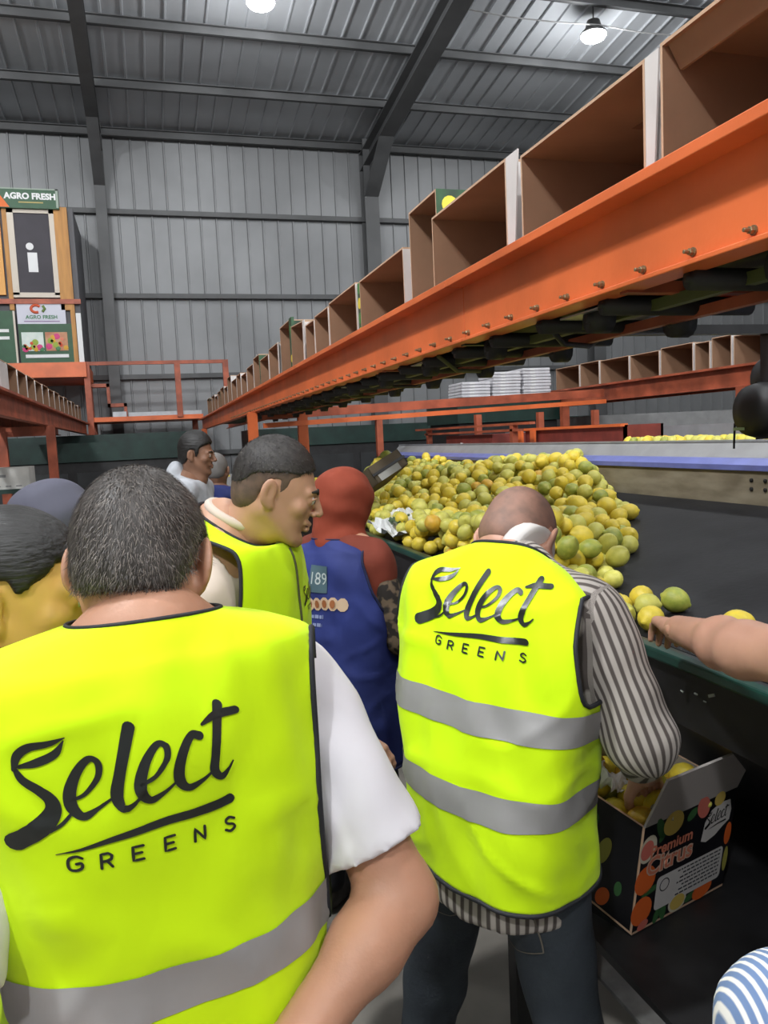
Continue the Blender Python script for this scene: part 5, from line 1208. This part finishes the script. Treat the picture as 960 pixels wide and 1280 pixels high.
def shirt_p2():
    J = p2.J; lo, hi = p2.bounds(('pelvis', 'shR', 'shL', 'elR', 'elL', 'c7', 'wrR', 'wrL'), 0.17); lo[2] = 0.80; v = Vol(lo, hi, 0.011); p2.torso(v, 0.002)
    v.cone(J['pelvis'] - V3(0, 0.0, 0.09), J['pelvis'] + V3(0, 0, 0.1), 0.168, 0.160, 0.03, (1, 0.96, 1))
    for S in 'RL':
        e = J['el' + S]; s_ = J['sh' + S]; w_ = J['wr' + S]; v.chain([s_, e, e + (w_ - e) * 0.55], [0.066, 0.062, 0.050], 0.03)
    v.wrinkle(0.004, 40, 30, 34, 2.2)
    v.clip(lambda g_: np.maximum(0.832 - 0.14 * g_[..., 0] + 0.03 * np.cos(g_[..., 0] * 14) * 0 - g_[..., 2] - 0.10 * (np.abs(g_[..., 0]) - 0.1).clip(0) * 0, np.where((g_[..., 1] > 0.11 + 0.9 * (g_[..., 2] - 1.43)) & (g_[..., 2] > 1.50), g_[..., 2] - 1.505, -1)))
    return v
p2.garment('shirt', shirt_p2(), STRIPE, sc2)
m = MB(); COLLAR = mat('white_collar', (0.66, 0.63, 0.60), 0.8)
a0 = Vector(p2.J['c7']) + Vector((0, 0.042, 0.016)); dn = (Vector(p2.toH(V3(0, -0.02, -0.05))) - a0).normalized(); AX = Vector((0, 0, 1)).rotation_difference(dn).to_matrix()
m.lathe([(0.064, -0.02), (0.078, -0.022), (0.078, 0.010), (0.074, 0.020), (0.068, 0.018)], a0, n=28, axis=AX); m.build('collar', COLLAR, p2.root, True)
tr = p2.trousers(DENIM, g=0.0, pr=0.140, hip=0.070); p2.shoes(LEATHER)
ST_ = mat('denim_stitch', (0.16, 0.14, 0.11), 0.8)
tb = bmesh.new(); tb.from_mesh(tr.data)
for sx in (-1, 1):
    cx_ = sx * 0.085 - 0.015; outl = [(cx_ - 0.058, 0.87), (cx_ + 0.058, 0.87), (cx_ + 0.058, 0.775), (cx_, 0.755), (cx_ - 0.058, 0.775), (cx_ - 0.058, 0.87)]
    P_ = [(cx_ - 0.058 + 0.116 * i / 8, 0.775 + 0.095 * j / 8 - 0.02 * (1 - j / 8) * (1 - abs(i - 4) / 4)) for j in range(9) for i in range(9)]
    po = print_on(tb, P_, [(j * 9 + i, j * 9 + i + 1, j * 9 + i + 10, j * 9 + i + 9) for j in range(8) for i in range(8)], lambda x, z: Vector((x, -0.3, z)), (0, 1, 0), tr, DENIM, 'back_pocket', 0.003)
    V_p, F_p = [], []
    for a, b in zip(outl[:-1], outl[1:]):
        d_ = np.array(b) - np.array(a); n_ = np.array((-d_[1], d_[0])) / np.linalg.norm(d_) * 0.0012; k = len(V_p)
        for q in range(11):
            c_ = np.array(a) + d_ * q / 10; V_p += [tuple(c_ - n_), tuple(c_ + n_)]
        F_p += [(k + 2 * q, k + 2 * q + 1, k + 2 * q + 3, k + 2 * q + 2) for q in range(10)]
    print_on(tb, V_p, F_p, lambda x, z: Vector((x, -0.3, z)), (0, 1, 0), tr, ST_, 'pocket_stitching', 0.0042)
tb.free()
bm = vest_bm([(0, 0.0, 0, 0.905, 0.172, 0.172, 0.16, 0), (1, 0.0, 0.0, 1.03, 0.176, 0.165, 0.15, 2), (2, -0.01, 0.018, 1.16, 0.197, 0.158, 0.15, 10), (3, -0.015, 0.055, 1.30, 0.226, 0.153, 0.15, 20), (3.6, -0.022, 0.080, 1.375, 0.232, 0.144, 0.14, 26), (4, -0.026, 0.098, 1.415, 0.220, 0.130, 0.13, 28),
              (4.3, -0.028, 0.110, 1.438, 0.182, 0.118, 0.12, 30), (4.6, -0.030, 0.120, 1.458, 0.138, 0.104, 0.11, 32), (5, -0.034, 0.135, 1.476, 0.088, 0.088, 0.11, 34)], fold=0.011, seed=4.1, expo=3.0, skew=0.16)
cut(bm, Vector((0.180, 0, 1.42)), Vector((1, 0, 0.14))); cut(bm, Vector((-0.232, 0, 1.42)), Vector((-1, 0, 0.14)))
logo_print(bm, lambda x, z: Vector((-0.008 + x * 0.00038, -0.25, 1.384 + z * 0.00032 - x * 0.00003)), (0, 1, 0.0), p2.root)
vest_finish(p2, bm, [(1.185, 1.243, (0.07, 0.12, 1)), (1.045, 1.102, (0.10, 0.03, 1))])

# ------------------------------------------------------------------ young man in profile
p3 = Person('person', 'young dark haired man in profile wearing beige shirt under yellow zipped vest', (0.182, 1.912), 122,
            dict(c7=(0, -0.035, 1.555), top=(0, -0.01, 1.48), chest=(0, 0, 1.34), shR=(0.188, 0, 1.405), shL=(-0.188, 0, 1.405), elR=(0.235, -0.05, 1.11), elL=(-0.235, 0.02, 1.11), wrR=(0.20, 0.12, 0.93), wrL=(-0.2, 0.2, 0.98)), SKIN_C)
p3.body(); p3.head((-0.01, 0.114, 1.634), yaw=20, pitch=20, h=0.0035, scale=0.96); p3.finish_body(); p3.face()
p3.hair(SHORT, mat('hair_fade', (0.085, 0.055, 0.038), 0.7, rgb2=(0.13, 0.08, 0.055), scale=60), 0.0012, 0.004, name='hair_fade')
p3.hair([(-0.15, -0.02), (-0.09, 0.0), (-0.05, 0.036), (0.0, 0.052), (0.04, 0.058), (0.06, 0.066), (0.09, 0.088), (0.12, 0.1)], mat('hair_black', (0.016, 0.013, 0.012), 0.6, rgb2=(0.035, 0.03, 0.026), scale=60), 0.004, 0.004, lift=0.012)
strands(*p3.hairVQ, 3500, 0.012, 0.0005, lambda q: np.stack([0 * q[:, 0], 0.3 + 0 * q[:, 0], -0.7 + 0 * q[:, 0]], 1), [mat('hair_black', (0, 0, 0)), HAIR_DK, HAIR_DK], 'hair_strands', p3.root, 5, 0.25)
def plain_shirt(p, g=0.006, sleeve=1.0, h=0.013, zc=None, r0=0.064, r1=0.062, both='RL', wr=0.4):
    J = p.J; lo, hi = p.bounds(('pelvis', 'shR', 'shL', 'elR', 'elL', 'c7', 'wrR', 'wrL'), 0.16); v = Vol(lo, hi, h); p.torso(v, g)
    for S in both:
        e = J['el' + S]; s_ = J['sh' + S]; w_ = J['wr' + S]; v.chain([s_, s_ + (e - s_) * min(1, sleeve)], [r0, r1], 0.03)
        if sleeve > 1: v.cone(e, e + (w_ - e) * wr, r1, r1 * 0.85, 0.03)
    v.wrinkle(0.004, 36, 28, 36, p.J['c7'][2] * 9)
    top = zc or (J['c7'][2] + 0.02); v.clip(lambda g_: np.maximum(g_[..., 2] - top - 0.35 * (-g_[..., 1] - 0.02) - np.where(np.abs(g_[..., 0]) > 0.15, 0.08, 0.0), J['pelvis'][2] - 0.06 - g_[..., 2])); return v
p3.garment('shirt', plain_shirt(p3, 0.008, 0.9, zc=1.485, r0=0.068), BEIGE_SHIRT); p3.trousers(BLACK_CLOTH); p3.shoes(LEATHER)
m = MB(); m.tube([Vector((0.063 * math.cos(a), 0.012 + 0.064 * math.sin(a), 1.578 - 0.034 * math.sin(a))) for a in np.linspace(-3.9, 0.76, 24)], 0.012, 8); m.build('collar', BEIGE_SHIRT, p3.root, True)
bm = vest_bm([(0, 0, 0, 0.85, 0.205, 0.15, 0.16, 0), (1, 0, 0, 1.02, 0.205, 0.15, 0.16, 0), (2, 0, 0, 1.20, 0.205, 0.15, 0.16, 0), (3, 0, 0, 1.37, 0.215, 0.148, 0.155, 0), (3.6, 0, 0, 1.472, 0.214, 0.140, 0.145, 0), (4, 0, 0, 1.520, 0.202, 0.130, 0.134, 6),
              (4.3, 0, 0, 1.542, 0.172, 0.120, 0.126, 13), (4.6, 0, 0.0, 1.554, 0.130, 0.106, 0.118, 22), (5, 0, 0.002, 1.562, 0.086, 0.092, 0.108, 32)], fold=0.005, seed=7.7)
cut(bm, Vector((0.178, 0, 1.46)), Vector((1, 0, 0.12))); cut(bm, Vector((-0.178, 0, 1.46)), Vector((-1, 0, 0.12)))
logo_print(bm, lambda x, z: Vector((-0.085 - x * 0.00015, 0.3, 1.36 + z * 0.00014)), (0, -1, 0), p3.root)
zp = []; tree = BVHTree.FromBMesh(bm)
for z in np.linspace(0.87, 1.50, 34):
    hit = tree.ray_cast(Vector((0.0, 0.4, z)), Vector((0, -1, 0)))
    if hit[0]: zp.append(hit[0] + Vector((0, 0.002, 0)))
m = MB(); m.tube(zp, 0.003, 6); m.build('zip', mat('zip_olive', (0.07, 0.075, 0.03), 0.6), p3.root, True)
vest_finish(p3, bm, [(1.10, 1.15, (0, 0, 1)), (0.97, 1.02, (0, 0, 1))])

# ------------------------------------------------------------------ woman in blue vest and rust headscarf
p4 = Person('person', 'woman with rust red headscarf and royal blue vest numbered 189 at the chute', (0.625, 2.70), 52,
            dict(c7=(0, -0.02, 1.40), top=(0, 0, 1.33), chest=(0, 0, 1.2), waist=(0, 0, 1.02), pelvis=(0, 0, 0.90), shR=(0.155, 0.0, 1.33), shL=(-0.155, 0, 1.33), elR=(0.225, 0.03, 1.06), elL=(-0.235, 0.06, 1.06), wrR=(0.15, 0.26, 1.02), wrL=(-0.14, 0.27, 1.05), hpR=(0.085, 0, 0.86), hpL=(-0.085, 0, 0.86), knR=(0.1, 0.02, 0.47), knL=(-0.1, 0.02, 0.47)), SKIN_C)
p4.body(h=0.016); p4.head((0, 0.045, 1.53), pitch=12, h=0.006, female=True); p4.finish_body()
SCARF = mat('rust_scarf', (0.235, 0.036, 0.013), 0.85, var=0.12, scale=5, bump=0.3, bscale=12, stretch=(1, 1, 0.5))
def scarf(p, big=1.0):
    v = Vol((-0.2, -0.2, -0.3), (0.2, 0.2, 0.2), 0.008)
    v.ell((0, -0.018, 0.012), (0.106 * big, 0.118 * big, 0.108 * big), 0.01); v.cone((0, -0.03, -0.05), (0, -0.025, -0.14), 0.088 * big, 0.085, 0.04); v.ell((0, 0.01, -0.15), (0.11, 0.10, 0.05), 0.05)
    v.wrinkle(0.004, 30, 40, 46, 0.7); v.ell((0, 0.125, -0.01), (0.055, 0.06, 0.085), 0.02, 'sub'); V, Q = v.surface(); return p.toH(V), Q
V_, Q_ = scarf(p4); mobj('headscarf', np_mesh('headscarf', V_, Q_), p4.root, SCARF); p4.face()
# rust sleeve caps over patterned sleeves
PATT = mat('leopard_sleeve', (0.15, 0.105, 0.065), 0.85, rgb2=(0.02, 0.015, 0.012), scale=38, detail=1, contrast=(0.44, 0.54))
def sleeves(p, a0, a1, r0, r1, nm, matl, S, wr=None, torso=False):
    J = p.J; lo, hi = p.bounds(('sh' + S, 'el' + S, 'wr' + S), 0.14); v = Vol(lo, hi, 0.011); e = J['el' + S]; s_ = J['sh' + S]
    v.cone(s_ + (e - s_) * a0, s_ + (e - s_) * a1, r0, r1, 0.02)
    if wr: v.cone(e, e + (J['wr' + S] - e) * wr, r1, r1 * 0.75, 0.03)
    v.wrinkle(0.003, 40, 30, 40, a0); d = (e - s_) / np.linalg.norm(e - s_)
    if not wr: v.clip(lambda g_: (g_ - (s_ + (e - s_) * a1)) @ d)
    return p.garment(nm, v, matl)
p4.garment('shirt', plain_shirt(p4, 0.008, 0.20, 0.014, r0=0.058, r1=0.060), mat('shaded_rust_shirt', (0.17, 0.028, 0.012), 0.85, var=0.1))  # rust cloth darkened, its shade is put into the colour
for S in 'RL':
    sleeves(p4, 0.2, 1.0, 0.054, 0.058, 'sleeve', PATT, S, wr=0.9)
p4.trousers(BLACK_CLOTH); p4.shoes(LEATHER)
BLUE_V = mat('royal_blue_vest', (0.014, 0.026, 0.15), 0.75, var=0.15, scale=5, bump=0.25, bscale=8)
bm = vest_bm([(0, 0, 0, 0.62, 0.225, 0.17, 0.18, 0), (1, 0, 0, 0.88, 0.215, 0.165, 0.17, 0), (2, 0, 0, 1.06, 0.205, 0.155, 0.16, 0), (3, 0, 0, 1.22, 0.192, 0.150, 0.155, 0), (3.6, 0, 0, 1.31, 0.186, 0.138, 0.14, 2), (4, 0, 0, 1.35, 0.170, 0.122, 0.13, 3),
              (4.3, 0, 0, 1.368, 0.158, 0.110, 0.12, 4), (4.6, 0, 0, 1.384, 0.124, 0.100, 0.11, 5), (5, 0, 0.0, 1.40, 0.090, 0.094, 0.11, 6)], fold=0.008, seed=9.2)
cut(bm, Vector((0.152, 0, 1.35)), Vector((1, 0, 0.26))); cut(bm, Vector((-0.152, 0, 1.35)), Vector((-1, 0, 0.26)))
def quad_grid(x0, x1, z0, z1, nx_=8, nz_=6):
    P_ = [(x0 + (x1 - x0) * i / nx_, z0 + (z1 - z0) * j / nz_) for j in range(nz_ + 1) for i in range(nx_ + 1)]
    return P_, [(j * (nx_ + 1) + i, j * (nx_ + 1) + i + 1, (j + 1) * (nx_ + 1) + i + 1, (j + 1) * (nx_ + 1) + i) for j in range(nz_) for i in range(nx_)]
pl4 = lambda x, z: Vector((x * 0.9 + 0.035, -0.3, z))
g1 = quad_grid(-0.065, 0.02, 1.235, 1.325); print_on(bm, *g1, pl4, (0, 1, 0), p4.root, mat('number_patch', (0.06, 0.11, 0.13), 0.6), 'number_patch', 0.003)
tm = text_mesh('189', 0.058, 0.0); print_on(bm, [(v.co.x - 0.022, v.co.y + 1.28) for v in tm.vertices], [tuple(f.vertices) for f in tm.polygons], pl4, (0, 1, 0), p4.root, mat('patch_print', (0.42, 0.47, 0.45)), 'number_print', 0.0045)
# orange and cream run of rounded letters, too blurred to read
for i in range(7):
    x = -0.135 + i * 0.036; n = 10; P_ = [(x + 0.021 * math.cos(2 * math.pi * q / n), 1.196 - 0.004 * math.sin(i) + 0.023 * math.sin(2 * math.pi * q / n)) for q in range(n)]
    print_on(bm, P_, [tuple(range(n))], pl4, (0, 1, 0), p4.root, mat('cream_print', (0.55, 0.40, 0.26)), 'rounded_print', 0.003)
    P_ = [(x + 0.011 * math.cos(2 * math.pi * q / n), 1.196 - 0.004 * math.sin(i) + 0.014 * math.sin(2 * math.pi * q / n)) for q in range(n)]
    if i < 6: print_on(bm, P_, [tuple(range(n))], pl4, (0, 1, 0), p4.root, mat('orange_print', (0.30, 0.10, 0.03)), 'rounded_print', 0.0045)
for j, (x0, x1) in enumerate(((-0.095, 0.0), (-0.08, -0.005))):
    x = x0
    while x < x1:
        wd = 0.008 + 0.012 * random.random(); g1 = quad_grid(x, min(x + wd, x1), 1.146 - 0.027 * j, 1.154 - 0.027 * j + 0.006 * random.random(), 2, 2); print_on(bm, *g1, pl4, (0, 1, 0), p4.root, mat('pale_blue_print', (0.22, 0.26, 0.42)), 'small_print', 0.003); x += wd + 0.004
vest_finish(p4, bm, [], mat('navy_binding', (0.008, 0.012, 0.05), 0.8), BLUE_V, 0.005)

# ------------------------------------------------------------------ woman at the edge, dark hair, gold earring
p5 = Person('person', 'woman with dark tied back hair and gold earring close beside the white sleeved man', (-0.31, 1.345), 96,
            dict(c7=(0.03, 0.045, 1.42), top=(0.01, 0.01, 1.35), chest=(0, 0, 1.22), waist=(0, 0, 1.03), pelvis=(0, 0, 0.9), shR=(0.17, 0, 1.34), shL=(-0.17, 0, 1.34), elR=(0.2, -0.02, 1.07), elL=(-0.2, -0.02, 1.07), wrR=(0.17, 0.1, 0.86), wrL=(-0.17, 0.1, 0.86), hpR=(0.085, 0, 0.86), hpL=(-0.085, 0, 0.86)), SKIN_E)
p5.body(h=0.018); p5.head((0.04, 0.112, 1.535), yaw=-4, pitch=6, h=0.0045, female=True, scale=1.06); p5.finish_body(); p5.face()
HAIR_BK = mat('hair_jet_black', (0.010, 0.009, 0.008), 0.55, bump=0.5, bscale=90, stretch=(1, 0.15, 1))
p5.hair([(-0.15, -0.07), (-0.06, -0.055), (-0.025, 0.0), (-0.018, 0.034), (0.006, 0.036), (0.02, 0.014), (0.04, 0.03), (0.06, 0.055), (0.085, 0.075), (0.12, 0.1)], HAIR_BK, 0.010, 0.005)
m = MB(); c = p5.toH(V3(0.088, -0.004, -0.052)); m.tube([(c[0], c[1] + 0.010 * math.cos(a), c[2] - 0.008 + 0.010 * math.sin(a)) for a in np.linspace(0, 6.28, 16)], 0.0022, 6); m.build('earring', mat('gold', (0.75, 0.5, 0.12), 0.25, metal=1.0), p5.root, True)
p5.garment('shirt', plain_shirt(p5, 0.012, 1.2, 0.016, zc=1.40), BLACK_CLOTH); p5.trousers(BLACK_CLOTH, h=0.018); p5.shoes(LEATHER)

# ------------------------------------------------------------------ person in slate headscarf behind
p6 = Person('person', 'person with smooth slate grey headscarf standing before the white carton', (-0.26, 2.22), 20,
            dict(c7=(0, -0.02, 1.43), top=(0, 0, 1.36), chest=(0, 0, 1.22), waist=(0, 0, 1.03), pelvis=(0, 0, 0.9), shR=(0.17, 0, 1.34), shL=(-0.17, 0, 1.34), elR=(0.2, -0.02, 1.07), elL=(-0.2, -0.02, 1.07), wrR=(0.17, 0.1, 0.86), wrL=(-0.17, 0.1, 0.86), hpR=(0.085, 0, 0.86), hpL=(-0.085, 0, 0.86)), SKIN_C)
p6.body(h=0.02); p6.head((0, 0.03, 1.555), pitch=10, h=0.007, female=True); p6.finish_body()
V_, Q_ = scarf(p6, 1.05); mobj('headscarf', np_mesh('headscarf', V_, Q_), p6.root, mat('slate_scarf', (0.075, 0.075, 0.105), 0.8, var=0.08))
p6.garment('shirt', plain_shirt(p6, 0.015, 1.2, 0.018, zc=1.41), BLACK_CLOTH); p6.trousers(BLACK_CLOTH, h=0.02); p6.shoes(LEATHER)

# ------------------------------------------------------------------ far man in white shirt, far grey haired person in blue
p7 = Person('person', 'dark haired man in white hooded shirt standing far back by the orange beam', (0.25, 5.0), 112,
            dict(c7=(0, -0.03, 1.55), top=(0, -0.01, 1.48), shR=(0.19, 0, 1.47), shL=(-0.19, 0, 1.47), chest=(0, 0, 1.34), elR=(0.24, -0.02, 1.17), elL=(-0.24, -0.02, 1.17), wrR=(0.24, 0.1, 0.92), wrL=(-0.24, 0.1, 0.92)), SKIN_D)
p7.body(h=0.02); p7.head((0, 0.04, 1.695), yaw=0, pitch=8, h=0.006); p7.finish_body(); p7.face()
p7.hair(SHORT, HAIR_BK, 0.012, 0.007, lift=0.02)
FARWHITE = mat('pale_grey_shirt', (0.45, 0.47, 0.50), 0.85, var=0.15, scale=14)
p7.garment('shirt', plain_shirt(p7, 0.012, 1.3, 0.018), FARWHITE)
v = Vol((-0.2, -0.26, 1.42), (0.2, 0.1, 1.72), 0.012); v.ell((0, -0.10, 1.57), (0.10, 0.06, 0.09), 0.03); v.cone((-0.07, -0.05, 1.52), (0.07, -0.05, 1.52), 0.05, 0.05, 0.03); v.wrinkle(0.005, 40, 40, 40); p7.garment('hood', v, FARWHITE)
p7.trousers(BLACK_CLOTH, h=0.02); p7.shoes(LEATHER)
p8 = Person('person', 'grey cropped haired person in blue shirt with small pale emblem far back', (0.42, 5.42), 20,
            dict(c7=(0, -0.02, 1.45), top=(0, 0, 1.37), chest=(0, 0, 1.24), waist=(0, 0, 1.04), shR=(0.18, 0, 1.36), shL=(-0.18, 0, 1.36), elR=(0.23, 0.03, 1.08), elL=(-0.23, 0.03, 1.08), wrR=(0.17, 0.22, 0.98), wrL=(-0.17, 0.22, 0.98), pelvis=(0, 0, 0.92)), SKIN_D)
p8.body(h=0.02); p8.head((0, 0.03, 1.57), pitch=15, h=0.007); p8.finish_body()
p8.hair(SHORT, mat('hair_ash', (0.17, 0.16, 0.15), 0.6), 0.005, 0.008)
p8.garment('shirt', plain_shirt(p8, 0.018, 1.0, 0.018), BLUE_V); p8.trousers(BLACK_CLOTH, h=0.02); p8.shoes(LEATHER)
m = MB(); m.box2((0.0, -0.142, 1.25), (0.05, -0.136, 1.30)); m.build('emblem', mat('emblem_pale', (0.3, 0.33, 0.42)), p8.root)
m = MB(); m.box2((-0.06, -0.142, 1.19), (0.06, -0.136, 1.21)); m.build('print_line', mat('emblem_pale', (0.3, 0.33, 0.42)), p8.root)

# ------------------------------------------------------------------ person whose bare arm reaches the lemons
P9L, P9H = (0.985, 0.60), 62
def wl(p): # world to local of the arm's owner
    h = R(P9H); r_ = np.array((p[0] - P9L[0], p[1] - P9L[1])); return (float(r_ @ np.array((math.cos(h), -math.sin(h)))), float(r_ @ np.array((math.sin(h), math.cos(h)))), p[2])
p9 = Person('person', 'person whose bare forearm reaches over the green rail to the lemons', P9L, P9H,
            dict(c7=(0, -0.02, 1.50), top=(0, 0, 1.42), shR=(0.18, 0.0, 1.41), shL=(-0.18, 0.03, 1.41), elL=wl((0.945, 1.085, 1.362)), wrL=wl((1.03, 1.375, 1.322)), elR=(0.24, 0.0, 1.12), wrR=(0.2, 0.2, 1.0)), SKIN_B)
p9.body(arm=1.05, h=0.013, handspec={'L': (np.array(wl((1.19, 1.70, 1.285))) - np.array(wl((1.03, 1.375, 1.322))), (0.1, 0.1, 1), 0.7)})
p9.head((0, 0.04, 1.62), yaw=10, pitch=15, h=0.007); p9.finish_body(); p9.face(); p9.hair(SHORT, HAIR_DK, 0.008, 0.008)
p9.garment('shirt', plain_shirt(p9, 0.012, 0.30, 0.013), BEIGE_SHIRT)
p9.trousers(DENIM); p9.shoes(LEATHER)
# ------------------------------------------------------------------ short person in blue striped shirt beside them
p10 = Person('person', 'short person in pale blue and white striped shirt next to the bare arm', (0.685, 0.525), 40, dict(), SKIN_A)
p10.body(h=0.016); p10.head((0, 0.04, 1.62), pitch=10, h=0.007); p10.finish_body(); p10.face(); p10.hair(SHORT, HAIR_DK, 0.010, 0.008)
STR2 = stripe_mat('blue_white_stripe', (0.72, 0.70, 0.66), (0.13, 0.20, 0.36), 0.010, 0.4)
p10.garment('shirt', plain_shirt(p10, 0.016, 1.2, 0.014), STR2, lambda V: V[:, 0] * 0.8 + V[:, 1] * 0.5)
p10.trousers(DENIM, h=0.018); p10.shoes(LEATHER); p10.root.scale = (0.8, 0.8, 0.8)

# ------------------------------------------------------------------ script on the carton badge
P_, F_s = logo_meshes(True, False)
me = bpy.data.meshes.new('badge_script'); me.from_pydata([(0.79 * BW + p[0] * 0.00012, -0.0016, 0.735 * BH + p[1] * 0.00012) for p in P_], [], F_s); mobj('badge_script', me, badge, LOGO_INK)
